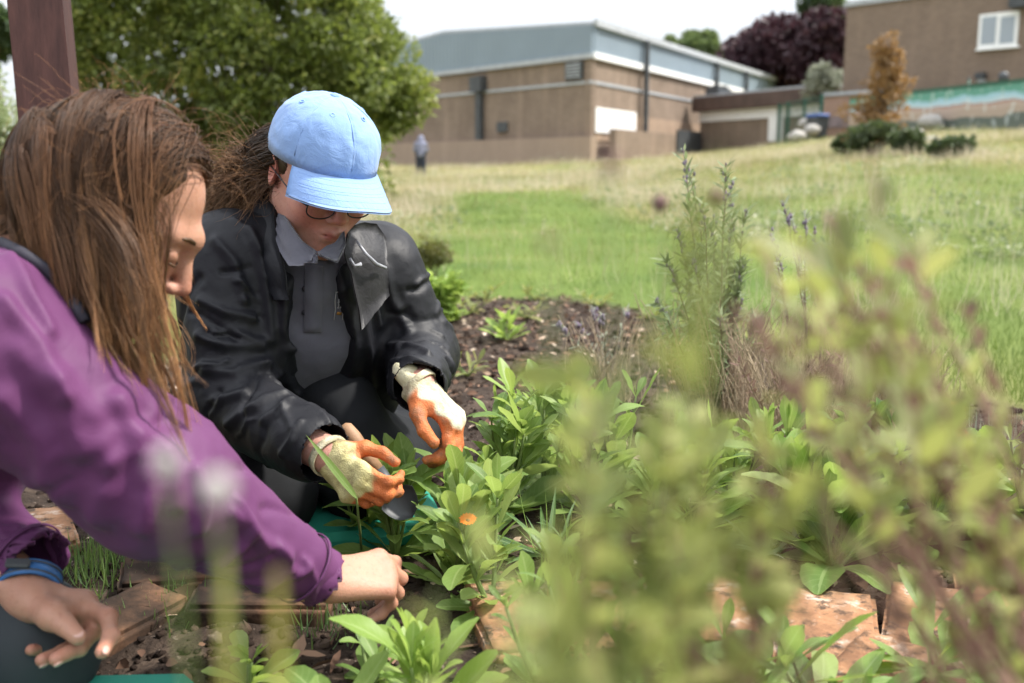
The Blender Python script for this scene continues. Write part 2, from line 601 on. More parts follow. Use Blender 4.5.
# ================================================================== buildings
def brick_mat(name, c1, c2, mortar, stain=.65):
    m = NM(name, c1, .9, .2)
    s = m.sep(m.attr('tsv').outputs['Vector'])
    cb = m.n('CombineXYZ'); m.l(s[0], cb.inputs[0]); m.l(s[1], cb.inputs[1])
    b = m.n('TexBrick')
    b.inputs['Color1'].default_value = (*c1, 1); b.inputs['Color2'].default_value = (*c2, 1)
    b.inputs['Mortar'].default_value = (*mortar, 1)
    b.inputs['Scale'].default_value = 1.0
    b.inputs['Brick Width'].default_value = .225; b.inputs['Row Height'].default_value = .075
    b.inputs['Mortar Size'].default_value = .006
    m.l(cb.outputs[0], b.inputs['Vector'])
    big = m.noise(.5, 5, .6)
    mp = m.mapping(cb.outputs[0], (1.6, .10, 1))
    streak = m.noise(1.0, 4, .6, mp)
    c = m.mix(m.math('MULTIPLY', m.ramp(big, [(.4, (0, 0, 0)), (.75, (1, 1, 1))]), stain), b.outputs[0], tuple(.62 * a for a in c1))
    c = m.mix(m.math('MULTIPLY', m.ramp(streak, [(.5, (0, 0, 0)), (.75, (1, 1, 1))]), stain), c, tuple(1.35 * a for a in c2))
    m.color(c)
    return m.m

def plain_mat(name, c, rough=.6, var=.18, scale=3., metal=0., spec=.4, bump=0.):
    return mottled(name, tuple(a * (1 - var) for a in c), tuple(min(1, a * (1 + var)) for a in c), scale, rough, bump, spec=spec, Metallic=metal)

m_gymbrick = brick_mat('tan_brick', (.20, .148, .112), (.25, .19, .145), (.23, .19, .16))
m_gymbrick2 = brick_mat('pale_brick', (.31, .22, .155), (.36, .26, .19), (.3, .25, .2))
m_plinth = brick_mat('painted_plinth', (.31, .235, .18), (.335, .255, .195), (.30, .23, .18), .3)
m_bigbrick = brick_mat('brown_brick', (.185, .135, .102), (.23, .168, .128), (.21, .175, .145), .3)
m_redbrick = brick_mat('pinkish_brick', (.31, .19, .14), (.36, .23, .17), (.3, .24, .2), .3)
m_white = plain_mat('white_paint', (.80, .80, .79), .5, .06)
m_dkmetal = plain_mat('dark_grey_metal', (.055, .06, .065), .5, .3)
m_brownfascia = plain_mat('brown_fascia', (.085, .055, .045), .6, .25, 1.5)
m_grey = plain_mat('weathered_grey_trim', (.36, .38, .40), .6, .15)
m_glass = NM('window_glass', (.30, .34, .38), .12, .6).m
m_green = plain_mat('green_painted_steel', (.02, .09, .06), .5, .2)
cm = NM('blue_grey_cladding', (.20, .25, .30), .5, .4)
cs = cm.sep(cm.attr('tsv').outputs['Vector'])
rib = cm.math('SINE', cm.math('MULTIPLY', cs[0], 2 * PI / .33))
cm.color(cm.mix(cm.math('MULTIPLY', cm.noise(.5, 4), .7), (.225, .285, .335), (.15, .19, .225)))
cm.bump(rib, .6, .05)
m_clad = cm.m

class Face:
    """vertical wall plane from A to B (xy); s runs along it, n looks to the camera side"""
    def __init__(self, a, b):
        self.a = A(a[:2], float); self.b = A(b[:2], float)
        self.len = np.linalg.norm(self.b - self.a)
        self.u = (self.b - self.a) / self.len
        n = A([self.u[1], -self.u[0]])
        if n @ (CAM[:2] - self.a) < 0: n = -n
        self.n = n
    def hit(self, px, py):
        r = ray(px, py); n3 = A([*self.n, 0])
        t = ((self.a - CAM[:2]) @ self.n) / (r @ n3)
        p = CAM + t * r
        return (p[:2] - self.a) @ self.u, p[2]
    def pt(self, s, z, off=0.):
        q = self.a + self.u * s + self.n * off
        return A([q[0], q[1], z])
    def slab(self, mb, s0, s1, z0, z1, off0, off1, z1b=None):
        """box on the wall; tsv carries (s, z) for wall patterns; z1b = top at s1 when sloping"""
        z1b = z1 if z1b is None else z1b
        V, T = [], []
        for s, zt in ((s0, z1), (s1, z1b)):
            for o in (off0, off1):
                for z in (z0, zt):
                    V.append(self.pt(s, z, o)); T.append((s + o, z, 0))
        mb.add(A(V), A([[0, 1, 3, 2], [4, 6, 7, 5], [0, 4, 5, 1], [2, 3, 7, 6], [0, 2, 6, 4], [1, 5, 7, 3]]), A(T))
        return mb
    def px_slab(self, mb, x0, y0, x1, y1, off0, off1):
        s0, z0 = self.hit(x0, y1); s1, z1 = self.hit(x1, y1)
        s2, z2 = self.hit(x0, y0); s3, z3 = self.hit(x1, y0)
        return self.slab(mb, (s0 + s2) / 2, (s1 + s3) / 2, (z0 + z1) / 2, (z2 + z3) / 2, off0, off1)

def px_obj(face, name, rect, mat, parent, off=(.004, .06)):
    return face.px_slab(MB(), *rect, *off).build(name, mat, parent)

# ---- sports hall
C0 = P(592, 25, 48.0)
z_eave = C0[2]; z_clad = P(592, 55, 48)[2]; z_str = P(592, 81, 48)[2]; z_band = P(592, 136, 48)[2]
CR = at_z(778, 82, z_eave)
vl = at_z(439, 96, z_str)[:2] - C0[:2]; vl = vl / np.linalg.norm(vl)
LEFT_LEN = 23.5
CL = C0[:2] + vl * LEFT_LEN
FR = Face(C0, CR); FL = Face(C0, CL)
gb = float(ground_z(C0[0], C0[1])) - .8
hall = empty('sports_hall', (*C0[:2], gb), 0, 'large tan brick sports hall with blue grey metal cladding under its roof', 'building')
m = MB()
FL.slab(m, 0, FL.len, gb, z_clad, -.3, 0)
m.build('wall', m_gymbrick, hall)
m = MB(); FR.slab(m, 0, FR.len, gb, z_clad, -.3, 0)
zr0, zr1 = FR.hit(640, 112)[1], z_str - .5
m.build('wall', m_gymbrick, hall)
ridge = z_eave + .75
m = MB()
FL.slab(m, -.06, FL.len / 2, z_clad, z_eave, -.3, .08, ridge)
FL.slab(m, FL.len / 2, FL.len, z_clad, ridge, -.3, .08, z_eave)
m.build('cladding', m_clad, hall)
FR.slab(MB(), .08, FR.len, z_clad, z_eave, -.3, .08).build('cladding', m_clad, hall)
bk = CR[:2] + CL - C0[:2]
mid0 = C0[:2] + vl * LEFT_LEN / 2; mid1 = mid0 + CR[:2] - C0[:2]
rv = [(*C0[:2], z_eave), (*CR[:2], z_eave), (*mid0, ridge), (*mid1, ridge), (*CL, z_eave), (*bk, z_eave)]
rvv = [A(p) + A([0, 0, .02]) for p in rv] + [A(p) + A([0, 0, .16]) for p in rv]
make_mesh('roof', rvv, [[6, 7, 9, 8], [8, 9, 11, 10], [0, 2, 3, 1], [2, 4, 5, 3], [0, 1, 7, 6], [4, 10, 11, 5], [0, 6, 8, 2], [2, 8, 10, 4], [1, 3, 9, 7], [3, 5, 11, 9]], m_grey, hall, False)
FL.slab(MB(), -.15, FL.len, z_clad - .13, z_clad + .10, .083, .2).build('drip_trim', m_grey, hall)
FR.slab(MB(), .01, FR.len, z_clad - .13, z_clad + .16, .083, .2).build('drip_trim', m_white, hall)
FR.slab(MB(), 0, FR.len, z_eave - .05, z_eave + .25, .083, .3).build('gutter', m_grey, hall)
FL.slab(MB(), -.07, FL.len, z_str - .07, z_str + .06, .003, .07).build('string_course', m_grey, hall)
FR.slab(MB(), 0, FR.len, z_str - .07, z_str + .06, .003, .07).build('string_course', m_grey, hall)
FL.slab(MB(), -.45, FL.len, gb, z_band, .003, .45).build('plinth', m_plinth, hall)
FR.slab(MB(), .5, FR.len, z_band - 0.2, z_band + 1.25, .003, .05).build('pale_brick_band', m_gymbrick2, hall)
px_obj(FL, 'flue_pipe', (479, 92, 484, 140), m_dkmetal, hall, (.05, .3))
px_obj(FL, 'flue_cowl', (476, 77, 487, 92), m_dkmetal, hall, (.003, .5))
px_obj(FL, 'wall_vent', (498, 122, 508, 132), m_dkmetal, hall, (.003, .12))
lv = px_obj(FL, 'louvre', (567, 62, 584, 80), m_dkmetal, hall, (.003, .15))
lm_ = MB()
for k in range(5):
    FL.px_slab(lm_, 568.5, 63.5 + 3.2 * k, 582.5, 64.8 + 3.2 * k, .153, .2)
lm_.build('louvre_blade', m_grey, lv)
px_obj(FR, 'white_door', (594, 110, 634, 134), m_white, hall, (.055, .12))
for x0 in (641, 712, 742):
    sx, _ = FR.hit(x0, 90)
    FR.slab(MB(), sx - .12, sx + .12, zr0 - 2.4, z_eave - .05, .205, .42).build('downpipe', m_dkmetal, hall)

# ---- low brick wall with a dark opening beside the hall
a = at_z(598, 134, z_band - .1); aw = A([*(C0[:2] + FR.u * 1.0 + FR.n * .9)])
FW1 = Face(aw, aw + FR.u * 16)
zb = FW1.hit(650, 132)[1]
FW1.slab(MB(), 0, 16, gb, zb, -.35, 0).build('retaining_wall', m_gymbrick, None)
rw = bpy.data.objects['retaining_wall']
tag(rw, 'low weathered brick retaining wall running along the foot of the sports hall', 'wall')
px_obj(FW1, 'store_opening', (676, 131, 700, 156), m_dkmetal, rw, (.004, .1))

# ---- flat roofed link block
LA = P(701, 98, 60.5); LB = at_z(826, 86.5, LA[2])
FK = Face(LA, LB)
lk = empty('link_block', (*LA[:2], 0), 0, 'flat roofed brick block with deep brown fascia and white band beneath', 'building')
zt = LA[2]; zf = FK.hit(703, 112)[1]; zw = FK.hit(703, 122)[1]
FK.slab(MB(), 0, FK.len, 0, zf, -5, 0).build('wall', m_gymbrick, lk)
FK.slab(MB(), -.3, FK.len + .3, zf, zt, -5.3, .45).build('fascia', m_brownfascia, lk)
FK.slab(MB(), -.25, FK.len + .25, zt, zt + .12, -5.25, .4).build('roof', m_grey, lk)
FK.slab(MB(), .05, FK.len - .05, zw, zf - .01, .003, .1).build('white_band', m_white, lk)
px_obj(FK, 'white_door', (770, 117, 784, 141), m_white, lk, (.004, .14))
# dark blob on the roof edge
vt = MB(); FK.px_slab(vt, 703, 88, 716, 96, -1.2, -.2); FK.px_slab(vt, 705, 85.5, 714, 88, -1.1, -.3)
vt.build('roof_ventilator', m_dkmetal, lk)

# ---- tall brick building on the right
BA = P(847, 7, 46.); BB = at_z(905, -.5, BA[2])
FB = Face(BA, BB)
bl = 26.
big = empty('brick_building', (*BA[:2], 0), 0, 'tall plain brown brick building with one white framed window', 'building')
FB.slab(MB(), 0, bl, 0, BA[2], -9, 0).build('wall', m_bigbrick, big)
FB.slab(MB(), -.1, bl, BA[2], BA[2] + .22, -9, .12).build('coping', m_grey, big)
wf = FB.px_slab(MB(), 979.5, 13, 1018.5, 47, .004, .10).build('window', m_white, big)
for r in ((982.5, 17, 997, 44.5), (1001, 16.5, 1015.5, 43.5)):
    px_obj(FB, 'pane', r, m_glass, wf, (.103, .112))
FB.px_slab(MB(), 977.5, 47.2, 1020, 49.4, .004, .18).build('sill', m_white, big)
ml = empty('wall_lamp', FB.pt(*FB.hit(982, 82), .1), 0, 'small dark bulkhead lamp fixed to the brown brick wall above the mural', 'lamp')
FB.px_slab(MB(), 978, 73, 987, 79, .003, .35).build('housing', m_dkmetal, ml)
FB.px_slab(MB(), 979.5, 79.3, 986, 82.5, .003, .25).build('lens', m_grey, ml)
pd = FB.px_slab(MB(), 1013, -4, 1030, 8, .004, .5).build('security_camera', m_dkmetal, None)
tag(pd, 'dark security camera box high on the brown brick wall beside the window', 'camera')

# ---- painted garden wall in front of it
MA = P(866, 98, 41.); MBp = at_z(1024, 81.5, MA[2])
FM = Face(MA, MBp)
zt = MA[2]; zb0 = FM.hit(1000, 120)[1]
mm = NM('mural_paint', (.6, .5, .4), .75, .25)
ms = mm.sep(mm.attr('tsv').outputs['Vector'])
hgt = mm.math('DIVIDE', mm.math('SUBTRACT', ms[1], zb0), zt - zb0)
wob = mm.n('CombineXYZ'); mm.l(ms[0], wob.inputs[0]); mm.l(ms[1], wob.inputs[1])
nw = mm.noise(1.0, 2, .5, wob.outputs[0])
stv = mm.mapping(wob.outputs[0], (3.2, 1.1, 1), (0, 0, .9))
ns2 = mm.noise(1.2, 3, .6, stv)
hw = mm.math('ADD', hgt, mm.math('MULTIPLY', mm.math('SUBTRACT', nw, .5), .28))
band = mm.ramp(hw, [(0, (.05, .08, .06)), (.14, (.45, .33, .25)), (.34, (.50, .36, .29)), (.48, (.38, .15, .11)), (.52, (.50, .68, .76)), (.62, (.35, .62, .74)), (.74, (.04, .30, .22))], 'CONSTANT')
hill = mm.ramp(mm.math('ADD', hw, mm.math('MULTIPLY', mm.math('SUBTRACT', ns2, .5), .7)), [(.72, (0, 0, 0)), (.78, (1, 1, 1))])
band = mm.mix(hill, band, (.05, .32, .24))
band = mm.mix(mm.math('GREATER_THAN', ns2, .60), band, mm.mix(.45, band, (.75, .82, .80)))
mm.color(mm.mix(.30, band, (.30, .29, .26)))
mw = FM.slab(MB(), -1.0, 13, 1.0, zt, -.3, 0).build('mural_wall', mm.m, None)
tag(mw, 'low wall painted with a mural of green hills, blue sky and sand', 'mural')
FM.slab(MB(), -1.0, 13, zt, zt + .1, -.34, .04).build('coping', m_green, mw)

# ---- pinkish brick wall with grey coping between the blocks
RA = P(824, 96.5, 46.); RB = at_z(866, 93.5, RA[2])
FP = Face(RA, RB)
pw = FP.slab(MB(), 0, FP.len + 1.0, .5, RA[2], -.3, 0).build('pinkish_wall', m_redbrick, None)
tag(pw, 'pinkish brick wall with grey coping between link block and mural', 'wall')
FP.slab(MB(), -.1, FP.len + 1.1, RA[2], RA[2] + .14, -.4, .1).build('coping', m_grey, pw)
px_obj(FP, 'painted_stripe', (825, 116, 866, 127), plain_mat('mauve_paint', (.22, .17, .17), .8), pw, (.003, .05))

# ---- green mesh fence and posts
FE = Face(P(777, 100, 50.), P(824, 96, 43.5))
gf = empty('mesh_fence', FE.pt(0, float(ground_z(*FE.a))), 0, 'green welded mesh fence with square posts beside the white door', 'fence')
zt = FE.hit(790, 101)[1]
for x0 in (778, 787, 803, 820):
    s, _ = FE.hit(x0, 110)
    q = FE.pt(s, 0); g = float(ground_z(q[0], q[1]))
    FE.slab(MB(), s - .06, s + .06, g - .2, zt, -.12, 0).build('post', m_green, gf)
mw_ = MB(); s0, _ = FE.hit(778, 110); s1, _ = FE.hit(820, 110)
q = FE.pt(s0, 0); g0 = float(ground_z(q[0], q[1]))
for k in range(36):
    s = s0 + (s1 - s0) * k / 35
    FE.slab(mw_, s - .008, s + .008, g0, zt - .05, .004, .02)
for k in range(9):
    z = g0 + .1 + (zt - g0 - .2) * k / 8
    FE.slab(mw_, s0, s1, z - .012, z + .012, .022, .04)
mw_.build('mesh_panel', m_green, gf)
for i, (x0, y0, w, lab) in enumerate(((966, 74, .05, 'thin green steel pole standing in front of the mural'), (1000, 74, .13, 'thick dark green post with a rounded head before the mural'))):
    p = P(x0, 121, 38.5)
    z0 = float(gz(p[0], p[1])); z1 = P(x0, y0, 38.5)[2]
    o = empty('fence_post', (p[0], p[1], z0), 0, lab, 'post')
    MB().tube([(p[0], p[1], z0 - .2), (p[0], p[1], z1 - .2)], [w, w * .9], 10).build('shaft', m_green, o, True)
    if i: 
        MB().sphere((p[0], p[1], z1 - .14), (.20, .20, .22)).build('post_head', m_dkmetal, o, True)
        MB().box((p[0], p[1], z1 - .62), (.52, .12, .42), bevel=.03).build('post_sign', m_green, o)
    else:
        MB().sphere((p[0], p[1], z1 - .2), (.06, .06, .05)).build('post_head', m_dkmetal, o, True)

# ---- bin, sacks and rubble by the fence
def on_ground(px, d):
    p = P(px, 172, d)
    return A([p[0], p[1], float(gz(p[0], p[1]))])
q = on_ground(815, 44.0)
zg = P(815, 131, 44)[2]
q[2] = min(q[2], zg)
bn = empty('wheeled_bin', q, .4, 'dark wheeled bin with a bright blue lid beside the mesh fence', 'bin')
V = [(-.26, -.3, .08), (.26, -.3, .08), (.26, .3, .08), (-.26, .3, .08), (-.32, -.38, .95), (.32, -.38, .95), (.32, .38, .95), (-.32, .38, .95)]
make_mesh('body', V, [[3, 2, 1, 0], [4, 5, 6, 7], [0, 1, 5, 4], [1, 2, 6, 5], [2, 3, 7, 6], [3, 0, 4, 7]], m_dkmetal, bn, False, world=False)
MB().box((0, 0, 1.03), (.72, .84, .14), bevel=.05).build('lid', plain_mat('blue_plastic', (.04, .09, .28), .6), bn, world=False)
for sx in (-1, 1):
    MB().tube([(sx * .28 - .03, .34, .1), (sx * .28 + .03, .34, .1)], [.1, .1], 14).build('wheel', m_dkmetal, bn, True, world=False)

m_stone = mottled('pale_stone', (.24, .23, .21), (.42, .40, .37), 5, .85, .4)
def rock(name, p, r, label, cat, mat, group=None, sq=(1, 1, .7)):
    m = MB().sphere((0, 0, 0), 1., None, 16, 10)
    V = m.V[0]
    V *= (1 + .55 * (fbm(V + rng.random(3) * 9, 1.6, 3) - .5))[:, None]
    V *= r * A(sq)
    m.V[0] = V
    o = m.build(name, mat, None, True)
    o.location = p; o.rotation_euler = (0, 0, rng.random() * 6)
    return tag(o, label, cat, group)
for px, py, d, r, lab in ((797, 137, 43, .42, 'flat white stone lying left of the blue lidded bin'), (807, 124, 44.5, .42, 'beige upright boulder between mesh fence and blue lidded bin'),
                          (812, 130, 43.2, .36, 'pale grey boulder at the foot of the blue lidded bin')):
    p = P(px, py, d)
    rock('boulder', p, r, lab, 'boulder', m_stone, 'pale boulders by the bin')
for px, py, d, r, lab in ((915, 126, 36, .40, 'long pale stone slab beside the orange shrub'), (934, 131, 36, .36, 'white stone lying lowest in the heap right of the orange shrub'),
                          (930, 113, 37, .5, 'beige rock topping the heap before the mural'), (937, 121, 36.5, .3, 'small pinkish rock halfway up the heap before the mural')):
    p, d_ = ground_at(px, py + 10, 12, 37); r *= d_ / 36; p[2] += (130 - py) * .02
    rock('rubble_stone', p, r, lab, 'stone', m_stone, 'rubble beside the orange shrub', (1.2, .7, .55))

# ================================================================== far and middle vegetation
def leaf_cloud(cen, rad, n, size, aspect=.55, surf=.55, v0=None, flat=0., tip=0.):
    """n leaves in ellipsoid lobes cen (k,3) rad (k,3)"""
    k = rng.integers(0, len(cen), n)
    d = rdir(n)
    r = np.where(rng.random(n) < surf, rng.uniform(.75, 1.1, n), rng.random(n) ** .5)
    p = cen[k] + d * rad[k] * r[:, None]
    dr = norm(d + rdir(n) * .9 + A([0, 0, .15]))
    up = norm(rdir(n) + A([0, 0, 1 + flat]))
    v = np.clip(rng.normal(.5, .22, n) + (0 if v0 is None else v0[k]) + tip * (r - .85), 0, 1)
    return leaf_batch(p, dr, up, size * rng.uniform(.6, 1.3, n), size * aspect * rng.uniform(.7, 1.2, n), rng.uniform(0, .8, n), 'oval', 4, (-1, 1), .2, v)

def tree_lobes(c, rad, k, lobe, seed=None, zlo=-.6):
    """irregular crown: lobes near the surface of an ellipsoid"""
    d = rdir(k, zlo, 1.)
    r = rng.uniform(.35, 1.0, k)
    cen = A(c) + d * A(rad) * r[:, None]
    lr = np.stack([np.full(k, lobe)] * 3, -1) * rng.uniform(.55, 1.25, (k, 1)) * A([1, 1, .8])
    return cen, lr

def tree(name, px, pyc, d, wpx, hpx, mat, bark, label, cat='tree', n=5000, lobe=.3, k=40, size=.35, group=None, trunk=.3, squash=.8, zlo=-.6):
    c = P(px, pyc, d); s = d / FPX
    rx, rz = wpx * s / 2, hpx * s / 2
    g = float(gz(c[0], c[1]))
    o = empty(name, (c[0], c[1], g), 0, label, cat, group)
    cen, lr = tree_lobes(c, (rx * (1 - lobe * .6), rx * squash * (1 - lobe * .6), rz * (1 - lobe * .6)), k, lobe * min(rx, rz), zlo=zlo)
    V, F, T_ = leaf_cloud(cen, lr, n, size, .6, .6, rng.normal(0, .13, k))
    make_mesh('crown', V, F, mat, o, True, T_)
    m = MB()
    m.tube([(c[0], c[1], g - .3), (c[0] + .1, c[1], g + (c[2] - g) * .5), (c[0], c[1], c[2] + rz * .3)], [trunk, trunk * .75, trunk * .3], 9)
    for i in range(min(14, k)):
        e = cen[i]; b = A([c[0], c[1], g + (c[2] - g) * rng.uniform(.4, .9)])
        m.tube([b, (b + e) / 2 + A([0, 0, .1 * rz]), e], [trunk * .4, trunk * .25, trunk * .08], 6)
    m.build('trunk', bark, o, True)
    return o

m_bark = mottled('bark', (.07, .05, .038), (.14, .11, .085), 9, .9, .5)
m_copper = leaf_mat('copper_leaves', [(0, (.018, .010, .014)), (.5, (.042, .020, .027)), (1, (.085, .040, .045))], .55, .2, (.10, .03, .04), 0)
m_fargreen = leaf_mat('far_green_leaves', [(0, (.05, .085, .03)), (.5, (.09, .13, .05)), (1, (.15, .19, .08))], .6, .3, (.25, .35, .08), 0)
m_fardark = leaf_mat('far_dark_leaves', [(0, (.022, .045, .024)), (.5, (.045, .075, .035)), (1, (.08, .11, .05))], .6, .25, (.15, .25, .06), 0)
m_silver = leaf_mat('silvery_leaves', [(0, (.16, .18, .13)), (.5, (.27, .29, .22)), (1, (.42, .43, .36))], .7, .25, (.3, .33, .2), 0)
m_autumn = leaf_mat('autumn_leaves', [(0, (.13, .075, .03)), (.5, (.24, .135, .055)), (1, (.34, .23, .10))], .6, .35, (.45, .22, .04), 0)
m_darkshrub = leaf_mat('dark_shrub_leaves', [(0, (.018, .034, .014)), (.5, (.050, .078, .030)), (1, (.12, .14, .06))], .5, .2, (.12, .2, .04), 0)

tree('copper_beech', 778, 56, 78, 128, 88, m_copper, m_bark, 'broad dark purple copper beech behind the sports hall', n=20000, k=90, lobe=.34, size=.55, trunk=.5, zlo=-1)
tree('copper_beech', 822, 54, 74, 66, 92, m_copper, m_bark, 'smaller dark purple beech pressed against the tall brick building', n=11000, k=54, lobe=.34, size=.5, trunk=.4, zlo=-1)
tree('broadleaf_tree', 703, 55, 92, 70, 48, m_fargreen, m_bark, 'rounded light green tree beside the purple beech', n=6000, k=34, size=.6)
tree('broadleaf_tree', 664, 56, 105, 36, 58, m_fargreen, m_bark, 'thin wispy green tree peeping over the sports hall roof', n=2200, k=22, size=.5)
tree('tall_tree', 819, 8, 110, 42, 52, m_fardark, m_bark, 'tall dark green tree rising above the purple beech', n=4000, k=30, size=.6)
tree('tall_tree', 840, 18, 106, 20, 60, m_fargreen, m_bark, 'narrow pale green tree at the edge of the tall brick building', n=2200, k=20, size=.5)
tree('broadleaf_tree', 80, 40, 34, 70, 110, m_fargreen, m_bark, 'soft green tree in the gap between post and large shrub', n=7000, k=40, size=.30)
tree('broadleaf_tree', -12, 35, 30, 70, 90, m_fardark, m_bark, 'dark green tree left of the red brown post', n=6000, k=40, size=.28)
tree('wispy_shrub', 822, 84, 52, 52, 44, m_silver, m_bark, 'silvery half bare shrub above the pinkish wall', 'shrub', n=1500, k=30, lobe=.25, size=.24, trunk=.06)
tree('distant_hedge', 418, 98, 40, 30, 12, m_darkshrub, m_bark, 'dark bush on the skyline left of the sports hall', 'bush', n=600, k=12, size=.2, trunk=.06) if False else None

def bush(name, base, w, dpt, h, n, size, mat, label, cat='bush', k=40, lobe=.28, stems=12, bark=None, group=None, aspect=.55, zlo=-.9, stemr=.02, surf=.55):
    base = A(base, float)
    o = empty(name, base, 0, label, cat, group)
    c = base + A([0, 0, h * .52])
    cen, lr = tree_lobes(c, (w / 2 * (1 - lobe * .6), dpt / 2 * (1 - lobe * .6), h * .5 * (1 - lobe * .5)), k, lobe * min(w, h) / 2, zlo=zlo)
    V, F, T_ = leaf_cloud(cen, lr, n, size, aspect, surf, rng.normal(0, .15, k))
    keep = V[:, 2].reshape(-1, 8).min(1) > base[2] - .02
    F = F.reshape(-1, 3, 4)[keep].reshape(-1, 4)
    make_mesh('foliage', V, F, mat, o, True, T_)
    if stems:
        m = MB()
        for i in range(min(stems, k)):
            e = cen[i]
            b = base + A([rng.normal(0, w * .04), rng.normal(0, dpt * .04), -.03])
            mid = (b * .55 + e * .45) + A([0, 0, .12 * h])
            m.tube([b, (b + mid) / 2 + rng.normal(0, w * .01, 3), mid, e], [stemr, stemr * .8, stemr * .6, stemr * .25], 6)
        m.build('stems', bark or m_bark, o, True)
    return o

# orange conifer with a dark skirt
p, dco = ground_at(880, 152, 12, 37); zb = p[2]
oc = empty('autumn_conifer', (p[0], p[1], zb), 0, 'young orange brown tree standing on the slope before the mural wall', 'tree')
h = P(880, 42, dco)[2] - zb; kf = dco / 34.
cen, lr = [], []
for t in np.linspace(.12, 1, 26):
    w = ((1 - t) ** .7 * 1.0 + .12) * kf
    for j in range(3 if t < .9 else 1):
        a_ = rng.random() * 6.3
        cen.append((p[0] + w * np.cos(a_) * rng.random() + .06 * rng.normal(), p[1] + w * np.sin(a_) * rng.random(), zb + h * t)); lr.append([(.20 + .16 * (1 - t)) * kf] * 2 + [.18 * kf])
for dx, dz in ((.75, .62), (.62, .55), (-.75, .42), (-.6, .35), (-1.2, .36)):
    cen.append((p[0] + dx * kf, p[1], zb + h * dz)); lr.append([.28 * kf, .2 * kf, .2 * kf])
cen, lr = A(cen), A(lr)
V, F, T_ = leaf_cloud(cen, lr, 2600, .14, .4, .4, rng.normal(0, .2, len(cen)))
make_mesh('crown', V, F, m_autumn, oc, True, T_)
m = MB().tube([(p[0], p[1], zb - .2), (p[0] + .03, p[1], zb + h * .95)], [.09, .02], 8)
for i in range(0, len(cen), 3):
    m.tube([(p[0], p[1], cen[i][2] - .2), cen[i]], [.03, .008], 5)
m.build('trunk', m_bark, oc, True)
for px, py, d, w, h, lab in ((872, 152, 33, 1.9, 1.15, 'dark evergreen mound at the foot of the orange tree'), (910, 152, 33.5, 1.5, .85, 'dark low shrub right of the orange tree beside the stones'),
                             (955, 154, 32, 2.3, .62, 'wide flat dark shrub on the slope nearest the mural post'), (846, 150, 34, 1.0, .55, 'small dark clump left of the orange tree')):
    p, d_ = ground_at(px, py + 4, 12, 37); w *= d_ / 34; h *= d_ / 34
    bush('slope_shrub', p, w * 1.15, w * .8, h * 1.1, 2200, .12, m_darkshrub, lab, 'shrub', k=22, lobe=.42, group='dark shrubs on the slope')

# ---- weeds dotted through the field, too many to count
k = 520
wx, wy = grass_pts(k, 6.5, 44, 1.0, -.6, .75)
keep = in_poly(wx, wy, MOWN) > .1
wx, wy = wx[keep], wy[keep]
sz = .05 + .012 * wy ** .9 * rng.uniform(.5, 1.6, len(wx))
cen = np.stack([wx, wy, gz(wx, wy) + sz * .3], -1)
V, F, T_ = leaf_cloud(cen, np.stack([sz * 1.5, sz * 1.2, sz * .55], -1), 26000, .055, .5, .6, rng.normal(0, .28, len(cen)))
m_weed = leaf_mat('field_weed_leaves', [(0, (.045, .085, .022)), (.5, (.10, .155, .04)), (.85, (.20, .24, .08)), (1, (.55, .52, .42))], .6, .35, (.3, .42, .08), 0)
tag(make_mesh('field_weeds', V, F, m_weed, None, True, T_), 'low weeds and docks dotted through the rough field', 'weeds', kind='stuff')

# ---- big evergreen behind the kneeling pair
m_ever = leaf_mat('glossy_evergreen_leaves', [(0, (.035, .062, .014)), (.4, (.085, .125, .026)), (.8, (.17, .205, .05)), (1, (.30, .30, .08))], .55, .35, (.32, .42, .05), 0, .5)
p = on_ground(243, 13.5)
big_b = empty('evergreen_tree', p, 0, 'big dense evergreen with glossy leaves and dark branching stems behind the kneeling pair', 'tree')
k = 210
cen, lr = [], []
W2, H2 = 2.5, 3.95
while len(cen) < k:
    q = A([rng.uniform(-1, 1), rng.uniform(-.8, .8), rng.uniform(0, 1)])
    # profile: wide low shoulder, dome top
    prof = (1 - abs(q[0]) ** 2.6) * 1.0
    if q[2] > prof * (1 - .25 * q[1] ** 2): continue
    if q[0] > .68 and q[2] < .34: continue
    if q[2] < .75 * prof and abs(q[1]) < .5 and abs(q[0]) < .7 and rng.random() < .75: continue
    cen.append(p + A([q[0] * W2 + .06 * q[2], q[1] * 1.8, .15 + q[2] * H2])); lr.append(np.full(3, rng.uniform(.22, .42)) * A([1, 1, .85]))
for dx, dz, r in ((1.36, .85, .16), (1.45, .95, .2), (1.5, 1.05, .2), (1.38, 1.3, .22), (1.2, 1.5, .22), (-1.5, .9, .25), (-1.45, 1.3, .22), (1.30, .95, .16)):
    cen.append(p + A([dx, rng.uniform(-.3, .2), dz]) * A([1.55, 1.5, 1.5])); lr.append([r * 1.5] * 3)
cen, lr = A(cen), A(lr)
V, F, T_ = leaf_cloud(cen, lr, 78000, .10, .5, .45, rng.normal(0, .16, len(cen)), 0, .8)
make_mesh('crown', V, F, m_ever, big_b, True, T_)
m = MB()
for i in range(70):
    e = cen[rng.integers(len(cen))]
    b = p + A([rng.normal(0, .25), rng.normal(0, .15), -.05])
    mid = b * .5 + e * .5 + A([0, 0, .25])
    m.tube([b, (b + mid) / 2 + rng.normal(0, .04, 3), mid, e], [.035, .028, .018, .006], 6)
m.build('trunk', m_bark, big_b, True)

